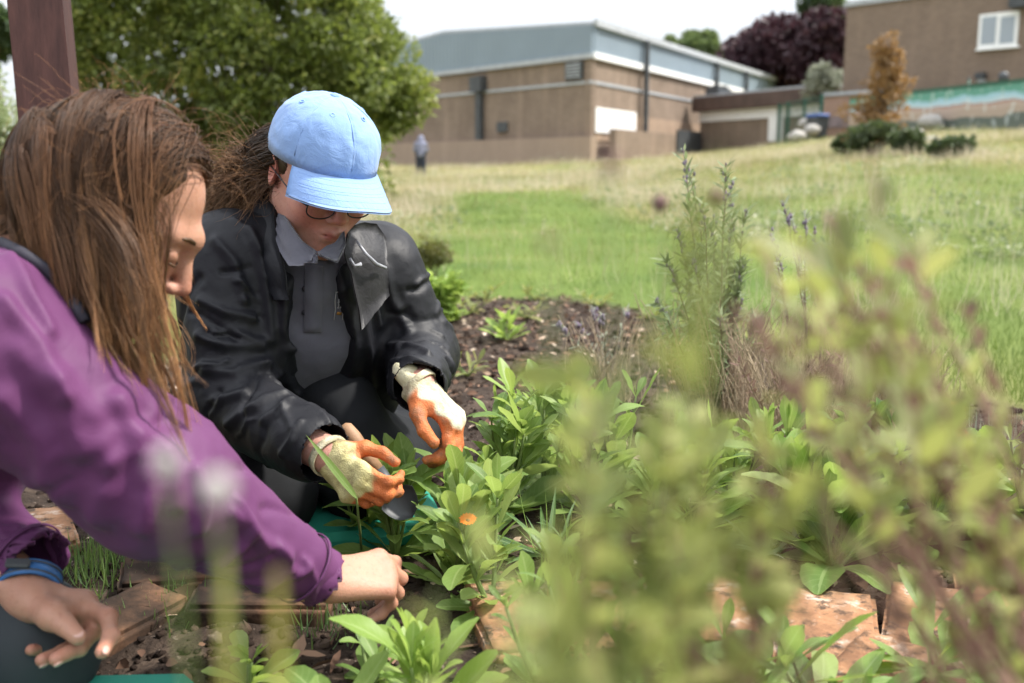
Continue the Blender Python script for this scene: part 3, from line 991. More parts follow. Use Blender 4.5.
# ---- pale flowering hedge behind the post
p = on_ground(-8, 6.5)
m_hedge = leaf_mat('pale_hedge_leaves', [(0, (.07, .11, .03)), (.5, (.14, .19, .06)), (.85, (.24, .28, .12)), (.93, (.65, .66, .55))], .5, .4, (.35, .45, .1), 0)
bush('flowering_hedge', p, 1.3, .9, 1.35, 7000, .04, m_hedge, 'pale green hedge dotted with white blossom left of the post', 'hedge', k=50)
# ---- low shrubs at the edge of the bed
p = on_ground(428, 5.9); 
m_box = leaf_mat('olive_leaves', [(0, (.035, .045, .012)), (.5, (.07, .085, .02)), (1, (.16, .14, .04))], .5, .3, (.3, .32, .05), 0)
bush('dwarf_shrub', p, .30, .30, .24, 2400, .022, m_box, 'small olive brown shrub at the far edge of the soil', 'shrub', k=30, lobe=.3, stems=8, stemr=.005)

# ---- post
m_post = NM('red_brown_stain', (.085, .030, .024), .7, .3)
pv = m_post.mapping(m_post.obj(), (30, 30, 1.2))
g = m_post.noise(1.6, 5, .6, pv)
m_post.color(m_post.ramp(g, [(.3, (.030, .010, .009)), (.7, (.062, .024, .020))]))
m_post.bump(g, .4, .004)
pa, pb = P(54, 150, 2.3), P(36, -40, 2.3)
dv = (pb - pa); dv /= dv[2]
R = Matrix.Rotation(math.radians(14), 3, 'Z')
po = MB()
h0 = 2.3
bw = .058
cs_ = [A(R @ Vector((sx * bw, sy * bw, 0))) for sx, sy in ((-1, -1), (1, -1), (1, 1), (-1, 1))]
base = pa - dv * pa[2]
V = [];
for z in (-.15, h0 - .03):
    for q in cs_: V.append(base + dv * z + q)
for q in cs_: V.append(base + dv * h0 + q * .7)
make_mesh('wooden_post', V, [[0, 1, 5, 4], [1, 2, 6, 5], [2, 3, 7, 6], [3, 0, 4, 7], [4, 5, 9, 8], [5, 6, 10, 9], [6, 7, 11, 10], [7, 4, 8, 11], [8, 9, 10, 11]], m_post.m, None, False)
tag(bpy.data.objects['wooden_post'], 'square red brown stained timber post behind the long haired woman', 'post')

# ---- far figure under the tree
FARQ, _ = ground_at(421, 177, 12, 46)
# ================================================================== smooth solid modelling (signed distance fields -> one continuous mesh)
class SDF:
    def __init__(self, lo, hi, res):
        self.lo = A(lo, float); self.res = res
        self.n = np.ceil((A(hi, float) - self.lo) / res).astype(int) + 1
        self.f = np.full(self.n, .2, np.float32)
    def reg(self, lo, hi):
        i0 = np.clip(np.floor((A(lo) - self.lo) / self.res).astype(int), 0, self.n)
        i1 = np.clip(np.ceil((A(hi) - self.lo) / self.res).astype(int) + 1, 0, self.n)
        if np.any(i1 <= i0): return None, None
        ax = [(self.lo[k] + self.res * np.arange(i0[k], i1[k])).astype(np.float32) for k in range(3)]
        return tuple(slice(a, b) for a, b in zip(i0, i1)), (ax[0][:, None, None], ax[1][None, :, None], ax[2][None, None, :])
    def put(self, sl, d, k, op):
        f = self.f[sl]
        if op == 'add':
            h = np.maximum(k - np.abs(f - d), 0) / max(k, 1e-6)
            self.f[sl] = np.minimum(f, d) - h * h * (k / 4)
        else:
            h = np.maximum(k - np.abs(f + d), 0) / max(k, 1e-6)
            self.f[sl] = np.maximum(f, -d) + h * h * (k / 4)
    def cap(self, a, b, ra, rb=None, k=.01, op='add', flat=None):
        a = A(a, float); b = A(b, float); rb = ra if rb is None else rb
        m = max(ra, rb) + k + .015
        sl, X = self.reg(np.minimum(a, b) - m, np.maximum(a, b) + m)
        if sl is None: return self
        ab = (b - a).astype(np.float32); L2 = max(float(ab @ ab), 1e-10)
        q = [X[i] - np.float32(a[i]) for i in range(3)]
        t = np.clip((q[0] * ab[0] + q[1] * ab[1] + q[2] * ab[2]) / L2, 0, 1)
        o = [q[i] - t * ab[i] for i in range(3)]
        l2 = o[0] ** 2 + o[1] ** 2 + o[2] ** 2
        if flat is not None:
            n = norm(flat[0]); on = o[0] * n[0] + o[1] * n[1] + o[2] * n[2]
            l2 = l2 - on ** 2 + (on / flat[1]) ** 2
        self.put(sl, np.sqrt(np.maximum(l2, 0)) - (ra + (rb - ra) * t), k, op)
        return self
    def chain(self, pts, rs, k=.01, op='add', flat=None):
        for i in range(len(pts) - 1):
            self.cap(pts[i], pts[i + 1], rs[i], rs[i + 1], k if i else k, op, flat)
        return self
    def ell(self, c, r, R=None, k=.01, op='add'):
        """R rows are the axes"""
        c = A(c, float); r = np.broadcast_to(A(r, float), (3,))
        R = np.eye(3) if R is None else A(R, float)
        m = np.sqrt(((R.T * r[None]) ** 2).sum(1)) + k + .015
        sl, X = self.reg(c - m, c + m)
        if sl is None: return self
        q = [X[i] - np.float32(c[i]) for i in range(3)]
        l = [q[0] * R[j, 0] + q[1] * R[j, 1] + q[2] * R[j, 2] for j in range(3)]
        k0 = np.sqrt(sum((l[j] / r[j]) ** 2 for j in range(3)))
        k1 = np.sqrt(sum((l[j] / r[j] ** 2) ** 2 for j in range(3)))
        self.put(sl, k0 * (k0 - 1) / np.maximum(k1, 1e-6), k, op)
        return self
    def half(self, p, n, k=.004):
        """cut away the side the normal points to"""
        ax = [(self.lo[i] + self.res * np.arange(self.n[i])).astype(np.float32) for i in range(3)]
        d = (ax[0][:, None, None] - p[0]) * n[0] + (ax[1][None, :, None] - p[1]) * n[1] + (ax[2][None, None, :] - p[2]) * n[2]
        self.put((slice(None),) * 3, -d, k, 'sub')
        return self
    def at(self, p):
        q = (np.asarray(p) - self.lo) / self.res
        i = np.clip(np.floor(q).astype(int), 0, self.n - 2); w = np.clip(q - i, 0, 1)
        r = 0
        for dx in (0, 1):
            for dy in (0, 1):
                for dz in (0, 1):
                    ww = (w[..., 0] if dx else 1 - w[..., 0]) * (w[..., 1] if dy else 1 - w[..., 1]) * (w[..., 2] if dz else 1 - w[..., 2])
                    r = r + ww * self.f[i[..., 0] + dx, i[..., 1] + dy, i[..., 2] + dz]
        return r
    def mesh(self, smooth_it=1):
        f = self.f.copy()
        for ax in range(3):
            s = [slice(None)] * 3
            for e in (0, -1):
                s[ax] = e; f[tuple(s)] = np.maximum(f[tuple(s)], 1e-3)
        ins = f < 0
        cnt = np.zeros(self.n - 1, np.uint8)
        offs = [(x, y, z) for x in (0, 1) for y in (0, 1) for z in (0, 1)]
        for o in offs:
            cnt += ins[tuple(slice(o[k], self.n[k] - 1 + o[k]) for k in range(3))]
        cells = np.argwhere((cnt > 0) & (cnt < 8))
        del cnt
        vals = np.stack([f[cells[:, 0] + o[0], cells[:, 1] + o[1], cells[:, 2] + o[2]] for o in offs], 1)
        acc = np.zeros((len(cells), 3)); num = np.zeros(len(cells))
        for i in range(8):
            for j in range(i + 1, 8):
                if sum(abs(a - b) for a, b in zip(offs[i], offs[j])) != 1: continue
                cr = (vals[:, i] < 0) != (vals[:, j] < 0)
                t = np.where(cr, vals[:, i] / np.where(cr, vals[:, i] - vals[:, j], 1), 0)
                p = A(offs[i]) + t[:, None] * (A(offs[j]) - A(offs[i]))
                acc += p * cr[:, None]; num += cr
        V = self.lo + self.res * (cells + acc / num[:, None])
        cm = np.full(self.n - 1, -1, np.int32)
        cm[cells[:, 0], cells[:, 1], cells[:, 2]] = np.arange(len(cells))
        Fs = []
        for ax in range(3):
            b, c = (ax + 1) % 3, (ax + 2) % 3
            s0 = [slice(None)] * 3; s1 = [slice(None)] * 3
            s0[ax] = slice(0, -1); s1[ax] = slice(1, None)
            for d in (b, c):
                s0[d] = slice(1, -1); s1[d] = slice(1, -1)
            a0 = ins[tuple(s0)]; a1 = ins[tuple(s1)]
            e = np.argwhere(a0 != a1)
            flip = a0[e[:, 0], e[:, 1], e[:, 2]]
            e = e.copy(); e[:, b] += 1; e[:, c] += 1
            q = []
            for db, dc in ((-1, -1), (0, -1), (0, 0), (-1, 0)):
                g = e.copy(); g[:, b] += db; g[:, c] += dc
                q.append(cm[g[:, 0], g[:, 1], g[:, 2]])
            q = np.stack(q, 1)
            q[~flip] = q[~flip][:, ::-1]
            Fs.append(q)
        F = np.concatenate(Fs)
        F = F[(F >= 0).all(1)]
        for _ in range(smooth_it):
            V = laplace(V, F, .5)
        return V, F

def laplace(V, F, w=.5):
    s = np.zeros_like(V); c = np.zeros(len(V))
    k = F.shape[1]
    for i in range(k):
        a, b = F[:, i], F[:, (i + 1) % k]
        for j in range(3):
            s[:, j] += np.bincount(a, V[b, j], len(V)) + np.bincount(b, V[a, j], len(V))
        c += np.bincount(a, minlength=len(V)) + np.bincount(b, minlength=len(V))
    return V * (1 - w) + w * s / np.maximum(c, 1)[:, None]

def normals(V, F):
    n = np.cross(V[F[:, 2]] - V[F[:, 0]], V[F[:, 3 % F.shape[1]]] - V[F[:, 1]])
    r = np.zeros_like(V)
    for i in range(F.shape[1]):
        for j in range(3): r[:, j] += np.bincount(F[:, i], n[:, j], len(V))
    return norm(r)

def seg_dist(V, a, b):
    a = A(a, float); b = A(b, float); ab = b - a
    t = np.clip(((V - a) @ ab) / max(ab @ ab, 1e-9), 0, 1)
    return np.linalg.norm(V - a - t[:, None] * ab, axis=1), t

def project(V):
    q = np.asarray(V) - CAM
    d = q @ FW
    return CX + FPX * (q @ RT) / d, CY - FPX * (q @ UP) / d, d

class Surf:
    """look up points on a built mesh along a sight line or near a point"""
    def __init__(self, V, F):
        from mathutils.bvhtree import BVHTree
        self.t = BVHTree.FromPolygons([tuple(v) for v in V], [tuple(f) for f in F.tolist()])
    def px(self, x, y, off=0.):
        r = norm(ray(x, y))
        h = self.t.ray_cast(Vector(CAM), Vector(r))
        if h[0] is None: return None, None
        n = A(h[1])
        if n @ r > 0: n = -n
        return A(h[0]) + n * off, n
    def near(self, p, off=0.):
        h = self.t.find_nearest(Vector(p))
        n = A(h[1])
        return A(h[0]) + n * off, n

def folds(V, N, lines, surf=None):
    """creases: lines = (list of 3D points, width, height)"""
    d = np.zeros(len(V))
    for pts, w, h in lines:
        best = np.full(len(V), 9.)
        for a, b in zip(pts[:-1], pts[1:]):
            best = np.minimum(best, seg_dist(V, a, b)[0])
        d += h * np.exp(-(best / w) ** 2)
    return d

def limb_folds(a, b, ra, rb, n, w, h, t0=0., t1=1., seed=0, twist=1.2):
    """short slanting creases round a sleeve from a to b"""
    g = np.random.default_rng(seed)
    a = A(a, float); b = A(b, float); x = norm(b - a)
    y = norm(np.cross(x, A([0, 0, 1.]) if abs(x[2]) < .9 else A([1., 0, 0]))); z = np.cross(x, y)
    L = np.linalg.norm(b - a); out = []
    for _ in range(n):
        t = g.uniform(t0, t1); ph = g.uniform(0, 2 * PI); dph = g.uniform(.4, 1.3) * g.choice([-1, 1]); dt = g.normal(0, .10) * twist
        pts = []
        for s in np.linspace(-.5, .5, 5):
            tt = t + dt * s + .03 * math.sin(s * 5); r = ra + (rb - ra) * np.clip(tt, 0, 1); p_ = ph + dph * s
            pts.append(a + x * tt * L + (y * math.cos(p_) + z * math.sin(p_)) * r)
        out.append((pts, w * g.uniform(.6, 1.4), h * g.uniform(.4, 1.3) * g.choice([1, 1, -1])))
    return out

def px_fold(S, pxs, w, h):
    pts = []
    for x, y in pxs:
        p, n = S.px(x, y)
        if p is not None: pts.append(p)
    return (pts, w, h) if len(pts) > 1 else ([A([9, 9, 9]), A([9, 9, 9.1])], w, 0)

def frame_from(f, u):
    f = norm(f); r = norm(np.cross(f, u)); u = np.cross(r, f)
    return f, u, r

def head_sdf(S, c, f, u, r, s=1.0, ears=True):
    def q(a, b, h): return A(c) + s * (r * a + f * b + u * h)
    R = np.stack([r, f, u])
    S.ell(q(0, -.012, .032), A([.074, .095, .088]) * s, R, .01)
    S.ell(q(0, .022, -.03), A([.062, .068, .080]) * s, R, .03)
    for e in (-1, 1):
        S.cap(q(e * .050, .0, -.055), q(e * .014, .072, -.100), .020 * s, .017 * s, .03)
        S.ell(q(e * .036, .058, -.034), A([.026, .026, .028]) * s, R, .025)
        S.cap(q(e * .004, .087, .024), q(e * .036, .074, .022), .0075 * s, .007 * s, .024)
    S.ell(q(0, .078, -.103), A([.019, .017, .016]) * s, R, .018)
    S.ell(q(0, .080, -.068), A([.026, .018, .022]) * s, R, .02)
    for e in (-1, 1):
        S.ell(q(e * .033, .104, .002), A([.016, .016, .011]) * s, R, .018, 'sub')
        S.ell(q(e * .031, .077, .001), A([.0145, .0135, .012]) * s, R, .003)
    S.cap(q(0, .088, .012), q(0, .109, -.030), .0075 * s, .0105 * s, .010)
    for e in (-1, 1):
        S.ell(q(e * .0115, .098, -.036), A([.0075, .010, .007]) * s, R, .006)
    S.cap(q(-.018, .092, -.0635), q(0, .1005, -.0605), .0045 * s, .0062 * s, .006)
    S.cap(q(.018, .092, -.0635), q(0, .1005, -.0605), .0045 * s, .0062 * s, .006)
    S.cap(q(-.015, .092, -.072), q(.015, .092, -.072), .0062 * s, .0062 * s, .008)
    S.ell(q(0, .097, -.0735), A([.012, .007, .0065]) * s, R, .008)
    S.cap(q(-.022, .096, -.0672), q(.022, .096, -.0672), .0022 * s, None, .003, 'sub')
    if ears:
        for e in (-1, 1):
            Re = np.stack([norm(r * e - f * .45), norm(f + r * e * .45), u])
            S.ell(q(e * .077, -.010, -.004), A([.0075, .018, .031]) * s, Re, .006)
            S.ell(q(e * .083, -.004, -.001), A([.006, .010, .019]) * s, Re, .005, 'sub')
    return q

def finger(S, pts, r0, r1, k=.004, palm_k=.010):
    n = len(pts)
    rs = np.linspace(r0, r1, n)
    for i in range(n - 1):
        S.cap(pts[i], pts[i + 1], rs[i], rs[i + 1], palm_k if i == 0 else k)
        if 0 < i: S.ell(pts[i], rs[i] * 1.07, None, .004)

def rot_about(v, ax, ang):
    ax = norm(ax); v = A(v, float)
    return v * math.cos(ang) + np.cross(ax, v) * math.sin(ang) + ax * (ax @ v) * (1 - math.cos(ang))

def hand_sdf(S, wrist, dr, back, left, curls, thumb, sc=1.0, thick=1.0, spread=.06):
    """curls: 4 x (a,b,c) degrees index..little; thumb: 3 directions in (finger, thumb side, back) axes. Returns joints"""
    x = norm(dr); z = norm(A(back) - x * (A(back) @ x)); y = np.cross(x, z) if left else np.cross(z, x)
    W_ = A(wrist, float)
    def q(a, b, c): return W_ + sc * (x * a + y * b + z * c)
    J = []
    kn = [(.092, .027), (.096, .007), (.090, -.012), (.080, -.029)]
    ln = [(.043, .026, .021), (.048, .030, .022), (.044, .027, .022), (.034, .021, .019)]
    rr = [(.0098, .0075), (.0100, .0077), (.0095, .0073), (.0083, .0065)]
    S.cap(q(-.03, 0, 0), q(.012, 0, 0), .026 * sc * thick, .026 * sc * thick, .012, flat=(z, .72))
    for i in range(4):
        a, b = kn[i]
        S.cap(q(.005, b * .55, 0), q(a, b, -.001), .0155 * sc * thick, .0120 * sc * thick, .014)
        d = norm(x + y * spread * (1.5 - i) * .9)
        p = q(a, b, 0); pts = [p]; ang = 0
        for L, cu in zip(ln[i], curls[i]):
            ang += math.radians(cu)
            dd = rot_about(d, y, ang if not left else -ang)
            pts.append(pts[-1] + dd * L * sc)
        finger(S, pts, rr[i][0] * sc * thick, rr[i][1] * sc * thick)
        J.append(pts)
    pts = [q(.018, .020, -.006)]
    for d, L in zip(thumb, (.042, .034, .027)):
        dd = norm(x * d[0] + y * d[1] + z * d[2]); pts.append(pts[-1] + dd * L * sc)
    S.cap(pts[0], pts[1], .0165 * sc * thick, .0130 * sc * thick, .016)
    S.cap(pts[1], pts[2], .0115 * sc * thick, .0105 * sc * thick, .005)
    S.cap(pts[2], pts[3], .0108 * sc * thick, .0085 * sc * thick, .004)
    J.append(pts)
    return J, (x, y, z)
# ================================================================== people
def skin_mat(name, base, blush, freckle=.0):
    m = NM(name, base, .48, .4)
    s = m.sep(m.attr('tsv').outputs['Vector'])
    n = m.noise(55, 5, .6)
    c = m.mix(m.math('MULTIPLY', n, .55), base, blush)
    c = m.mix(s[1], c, blush)
    c = m.mix(s[0], c, (.36, .115, .095))
    c = m.mix(m.math('MULTIPLY', m.ramp(m.noise(170, 2), [(.58, (0, 0, 0)), (.68, (1, 1, 1))]), .25), c, tuple(.6 * x for x in blush))
    m.color(c)
    m.b.inputs['Subsurface Weight'].default_value = .18
    m.b.inputs['Subsurface Radius'].default_value = (.010, .004, .002)
    m.b.inputs['Subsurface Scale'].default_value = .5
    m.bump(m.math('ADD', m.noise(420, 3), m.math('MULTIPLY', m.noise(110, 5, .7, None, 1.5), 1.2)), .45, .0014)
    return m.m

m_skin1 = skin_mat('tanned_skin', (.44, .245, .165), (.40, .165, .11))
m_skin2 = skin_mat('fair_pink_skin', (.55, .315, .24), (.50, .18, .14))
m_nail = NM('fingernail', (.55, .34, .28), .42, .35).m

def cloth_mat(name, c1, c2, rough, weave=900, bump=.25, spec=.4, sheen=0., wr=.0, coat=0.):
    m = NM(name, c1, rough, spec)
    m.color(m.ramp(m.noise(6, 4), [(.3, c1), (.7, c2)]))
    h = m.noise(weave, 2)
    if wr:
        h = m.math('ADD', m.math('MULTIPLY', h, .12), m.math('MULTIPLY', m.noise(wr, 4, .6, None, 1.2), 1.))
    m.bump(h, bump, .004 if wr else .001)
    m.b.inputs['Sheen Weight'].default_value = sheen
    m.b.inputs['Coat Weight'].default_value = coat
    m.b.inputs['Coat Roughness'].default_value = .3
    return m.m

m_purple = cloth_mat('purple_softshell', (.088, .024, .082), (.116, .033, .104), .6, 700, .28, .22, .04, 16)
m_purple_in = cloth_mat('dark_lining', (.020, .020, .030), (.035, .033, .045), .8)
m_black_rain = cloth_mat('black_waterproof', (.0065, .007, .0095), (.012, .0125, .016), .54, 900, .28, .28, 0, 30)
m_black_lining = cloth_mat('grey_lining', (.012, .012, .014), (.026, .025, .027), .5, 900, .4, .35, 0, 40)
m_shirt = cloth_mat('grey_polo_cotton', (.085, .086, .105), (.12, .121, .145), .9, 1200, .35, .2, .2, 18)
m_trouser = cloth_mat('black_trousers', (.008, .009, .011), (.015, .016, .018), .85, 800, .3, .2, 0, 12)
m_legging = cloth_mat('charcoal_leggings', (.024, .030, .034), (.032, .038, .042), .7, 900, .15, .3)
m_denimcap = cloth_mat('light_blue_cotton', (.19, .305, .56), (.225, .355, .62), .9, 600, .6, .15, .25, 34)
m_shoe = cloth_mat('dark_shoe', (.02, .02, .02), (.03, .03, .03), .6)

# ------------------------------------------------------------------ shared: hair
def hair_mat(name, root, mid, tip, rough=.42):
    m = NM(name, mid, rough, .32)
    s = m.sep(m.attr('tsv').outputs['Vector'])
    c = m.ramp(s[0], [(0, root), (.45, mid), (1, tip)])
    dark = m.ramp(s[2], [(0, (.30, .30, .30)), (.5, (.8, .8, .8)), (1, (1.6, 1.5, 1.4))])
    m.color(m.mix(1., c, dark, 'MULTIPLY'))
    m.b.inputs['Anisotropic'].default_value = .5
    m.translucent(m.mix(1., c, dark, 'MULTIPLY'), .18)
    return m.m

def grow(roots, d0, L, T, grav, collide, clump_id, nclump, clump_pull=.3, noise=.02, wave=.01, gdir=(0, 0, -1), xpull=None):
    """strands that slide over the head, then hang; collide pushes points out"""
    N = len(roots)
    p = roots.copy(); d = norm(d0)
    out = [p.copy()]
    st = (L / (T - 1))[:, None]
    g = norm(A(gdir, float))
    ph = rng.random((nclump, 2)) * 6.3
    cn = rng.normal(0, 1, (nclump, 3))
    for k in range(1, T):
        t = k / (T - 1)
        gg = g if xpull is None else norm(g + np.stack([np.clip((xpull - p[:, 0]) * 2.5, -.22, .3) * smooth(A(t), .25, .6), np.zeros(N), np.zeros(N)], -1))
        d = norm(d * (1 - grav) + gg * grav + cn[clump_id] * noise * (0.3 + t) + rng.normal(0, noise * .5, (N, 3)))
        p = p + d * st
        p = p + wave * np.stack([np.sin(ph[clump_id, 0] + t * 9), np.sin(ph[clump_id, 1] + t * 8), np.zeros(N)], -1) * st * 6 * t
        # pull towards the clump middle
        cs = np.zeros((nclump, 3)); cc = np.bincount(clump_id, minlength=nclump)[:, None]
        for j in range(3): cs[:, j] = np.bincount(clump_id, p[:, j], nclump)
        mid = (cs / np.maximum(cc, 1))[clump_id]
        p = p + (mid - p) * clump_pull * t * .35
        q = collide(p)
        d = norm(q - out[-1]); p = q
        out.append(p.copy())
    return np.stack(out, 1)

def push_ell(p, c, R, r):
    l = (p - c) @ R.T
    k = np.linalg.norm(l / r, axis=1, keepdims=True)
    return np.where(k < 1, c + (l / np.maximum(k, 1e-6)) @ R, p)

def push_cap(p, a, b, ra, rb):
    a = A(a); b = A(b); ab = b - a
    t = np.clip(((p - a) @ ab) / (ab @ ab), 0, 1)[:, None]
    o = p - a - t * ab; l = np.linalg.norm(o, axis=1, keepdims=True); rr = ra + (rb - ra) * t
    return np.where(l < rr, a + t * ab + o / np.maximum(l, 1e-6) * rr, p)

def strands(name, paths, r0, mat, parent, v, k=3):
    T = paths.shape[1]
    t = np.linspace(0, 1, T)
    rad = r0[:, None] * (1 - .75 * t[None] ** 2)
    V, F, ts = tube_batch(paths, rad, k, v)
    return make_mesh(name, V, F, mat, parent, True, ts)

# ================================================================== the long haired woman (left)
fh = A([math.cos(math.radians(5)), math.sin(math.radians(5)), 0])
pt_ = math.radians(36)
F1 = fh * math.cos(pt_) - A([0, 0, math.sin(pt_)])
F1, U1, R1 = frame_from(F1, A([0, 0, 1.]) * math.cos(pt_) + fh * math.sin(pt_))
H1 = P(116, 213, 1.155)
hr1 = np.stack([R1, F1, U1])
NB1 = H1 - U1 * .13 - F1 * .055
SR1 = P(-8, 338, 1.04); SL1 = P(28, 300, 1.42)
EL1 = P(158, 483, 1.13); WR1 = P(320, 577, 1.285)
EL1b = P(-150, 440, 1.33); WL1 = P(27, 594, 1.155)
PV1 = A([-1.0, 1.24, .27])
KN1L = P(48, 700, 1.20); KN1L[2] = .072
KN1R = A([-.66, .93, .085])
S = SDF((-1.12, .70, .0), (-.07, 1.62, .86), .0028)
q1 = head_sdf(S, H1, F1, U1, R1)
S.cap(q1(0, -.022, -.06), NB1 - U1 * .03, .054, .060, .02)
S.cap(NB1, (SR1 + SL1) / 2 - A([.05, 0, .06]), .06, .10, .03)
S.cap(SR1 + A([-.03, .05, -.02]), SL1 - A([.03, .05, .02]), .055, .055, .04)
CH1 = (SR1 + SL1) / 2 + A([-.13, 0, -.12])
S.cap((SR1 + SL1) / 2 + A([-.03, 0, -.06]), CH1, .10, .115, .05)
S.cap(CH1, PV1 + A([.06, 0, .06]), .115, .12, .05)
S.chain([SR1, EL1, WR1], [.052, .040, .0265], .02)
S.chain([SL1, EL1b, WL1 + (EL1b - WL1) * .12], [.052, .040, .029], .02)
# right hand in the plants
J1R, ax1R = hand_sdf(S, WR1 + norm(WR1 - EL1) * .012, A([.74, .58, -.12]), A([-.05, -.62, .80]), False,
                     [(30, 48, 30), (40, 55, 32), (50, 60, 36), (58, 60, 36)], [(.75, .45, -.5), (.92, .1, -.4), (.9, -.25, -.3)], .98)
# left hand over the knee, traced joint by joint
mc = [(82, 604, 1.165), (71, 612, 1.185), (60, 618, 1.20), (50, 623, 1.21)]
fing = [[(82, 604, 1.165), (108, 617, 1.145), (111, 636, 1.125), (102, 652, 1.112)],
        [(71, 612, 1.185), (94, 631, 1.155), (79, 648, 1.13), (56, 659, 1.112)],
        [(60, 618, 1.20), (80, 640, 1.175), (62, 653, 1.145), (42, 660, 1.125)],
        [(50, 623, 1.21), (62, 643, 1.19), (46, 650, 1.165), (31, 650, 1.15)]]
wr = P(31, 598, 1.155)
S.cap(WL1 + (EL1b - WL1) * .12, wr, .029, .027, .015, flat=((0, 0, 1), .85))
for i, m_ in enumerate(mc):
    S.cap(wr, P(*m_), .0195, .0150, .016)
J1L = []
for i, fg in enumerate(fing):
    pts = [P(f[0], f[1], f[2] - .012 * k_ ) for k_, f in enumerate(fg)]
    finger(S, pts, [.0108, .0108, .0102, .009][i], [.0078, .0080, .0076, .0066][i], .004, .012)
    J1L.append(pts)
th = [P(38, 606, 1.135), P(53, 616, 1.112), P(65, 625, 1.10), P(78, 637, 1.088)]
S.cap(th[0], th[1], .0185, .0145, .016); S.cap(th[1], th[2], .0125, .0115, .006); S.cap(th[2], th[3], .0118, .0092, .004)
S.cap(th[1], P(82, 604, 1.16), .012, .010, .016)
V, F = S.mesh(1)
def face_attr(V, q, extra_pts):
    lip = np.zeros(len(V)); red = np.zeros(len(V))
    for e in (-1, 0, 1):
        lip = np.maximum(lip, np.exp(-((np.linalg.norm((V - q(e * .010, .099, -.0672)) , axis=1)) / .0095) ** 4))
    for p, r in [(q(-.038, .075, -.035), .03), (q(.038, .075, -.035), .03), (q(0, .112, -.03), .016), (q(.08, -.01, 0), .03), (q(-.08, -.01, 0), .03)] + extra_pts:
        red = np.maximum(red, .9 * np.exp(-(np.linalg.norm(V - p, axis=1) / r) ** 2))
    return np.stack([lip, red, red * 0], -1)
kn = [(j[0], .012) for j in J1L] + [(j[1], .010) for j in J1L] + [(j[-1], .009) for j in J1L] + [(j[0], .014) for j in J1R[:4]] + [(j[1], .011) for j in J1R[:4]]
W1 = empty('person', (PV1[0], PV1[1], 0), 0, 'kneeling woman with long brown hair and purple jacket reaching into the plants', 'person', 'gardeners')
make_mesh('body', V, F, m_skin1, W1, True, face_attr(V, q1, kn))

# nails
def nail(pts, side, parent, r=.0045, up=None):
    d = norm(pts[-1] - pts[-2]); n = norm(A(side) - d * (A(side) @ d)); s = np.cross(d, n)
    MB().sphere(pts[-1] + n * .0064 + d * .001, (1, 1, 1), np.stack([d * .0068, s * r, n * .0018]).T).build('fingernail', m_nail, parent, True)
toC = lambda p: norm(CAM - p)
nail(th, toC(th[-1]) + A([.2, 0, .9]), W1, .0058)
for j, sd_ in ((J1L[0], A([.6, -.6, .3])), (J1L[1], A([.0, -.8, -.2])), (J1L[2], A([0, -.8, -.1]))):
    nail(j, sd_, W1, .0042)

# --- jacket
S = SDF((-1.20, .62, .05), (-.10, 1.72, .74), .0042)
S.cap(NB1 - U1 * .012 - F1 * .015, (SR1 + SL1) / 2 - A([.06, 0, .05]), .068, .12, .03)
S.cap(SR1 + A([-.03, .04, .0]), SL1 - A([.03, .04, .0]), .088, .080, .05)
S.cap((SR1 + SL1) / 2 + A([-.03, 0, -.05]), CH1, .125, .15, .05)
S.cap(CH1, PV1 + A([.02, 0, .04]), .15, .165, .05)
S.cap(SR1 + A([-.02, 0, .0]), EL1, .094, .083, .04)
S.cap(EL1, WR1 - norm(WR1 - EL1) * .01, .083, .041, .03)
wdir = norm(WR1 - EL1)
S.half_pt = None
S.cap(SL1, EL1b, .085, .07, .04)
cuffL = P(33, 566, 1.185); cd = norm(cuffL - EL1b)
S.cap(EL1b, cuffL, .07, .046, .03)
# open cuffs
S.cap(WR1 - wdir * .035, WR1 + wdir * .06, .033, .036, .003, 'sub')
S.cap(cuffL - cd * .04, cuffL + cd * .08, .039, .046, .003, 'sub')
# hollow neck
S.cap(NB1 - U1 * .02, NB1 + U1 * .1, .050, .060, .006, 'sub')
V, F = S.mesh(2)
Nn = normals(V, F); sf = Surf(V, F)
fl = [px_fold(sf, l, w * .8, h * 1.25) for l, w, h in [
    ([(238, 500), (250, 523), (246, 545), (222, 566), (188, 585)], .008, .008),
    ([(232, 512), (262, 540), (290, 556)], .010, .007), ([(196, 470), (206, 500), (200, 530)], .012, .008),
    ([(160, 440), (178, 475), (176, 505)], .014, .007), ([(118, 400), (140, 440), (150, 490), (140, 530)], .016, .008),
    ([(60, 380), (95, 420), (110, 470), (95, 520)], .018, .008), ([(20, 350), (60, 400), (80, 450)], .016, .007),
    ([(5, 300), (40, 345), (62, 395)], .012, .008), ([(2, 400), (40, 440), (60, 500)], .018, .007), ([(280, 545), (292, 570), (284, 600)], .007, .005),
    ([(306, 560), (316, 580), (312, 603)], .006, .004), ([(255, 530), (268, 560), (262, 596)], .009, .005), ([(10, 255), (30, 290), (50, 330)], .010, .007),
    ([(20, 525), (45, 545), (58, 575)], .006, .005), ([(5, 535), (25, 560)], .006, .004), ([(0, 560), (20, 578)], .005, .004)]]
fl += limb_folds(SR1, EL1, .093, .083, 26, .009, .0055, .1, 1., 3) + limb_folds(EL1, WR1, .083, .041, 24, .007, .0045, 0, .95, 4) + limb_folds(EL1b, cuffL, .07, .046, 16, .006, .004, .4, .97, 5)
V = V + Nn * (folds(V, Nn, fl) - .003 + .012 * (fbm(V, 16, 3, 8) - .5))[:, None]
V = laplace(V, F, .3)
jk1 = make_mesh('jacket', V, F, m_purple, W1, True)
sfj = Surf(V, F)
ce_ = [sfj.px(x_, y_, .004)[0] for x_, y_ in ((1, 246), (20, 256), (40, 270), (58, 288), (72, 306), (82, 324))]
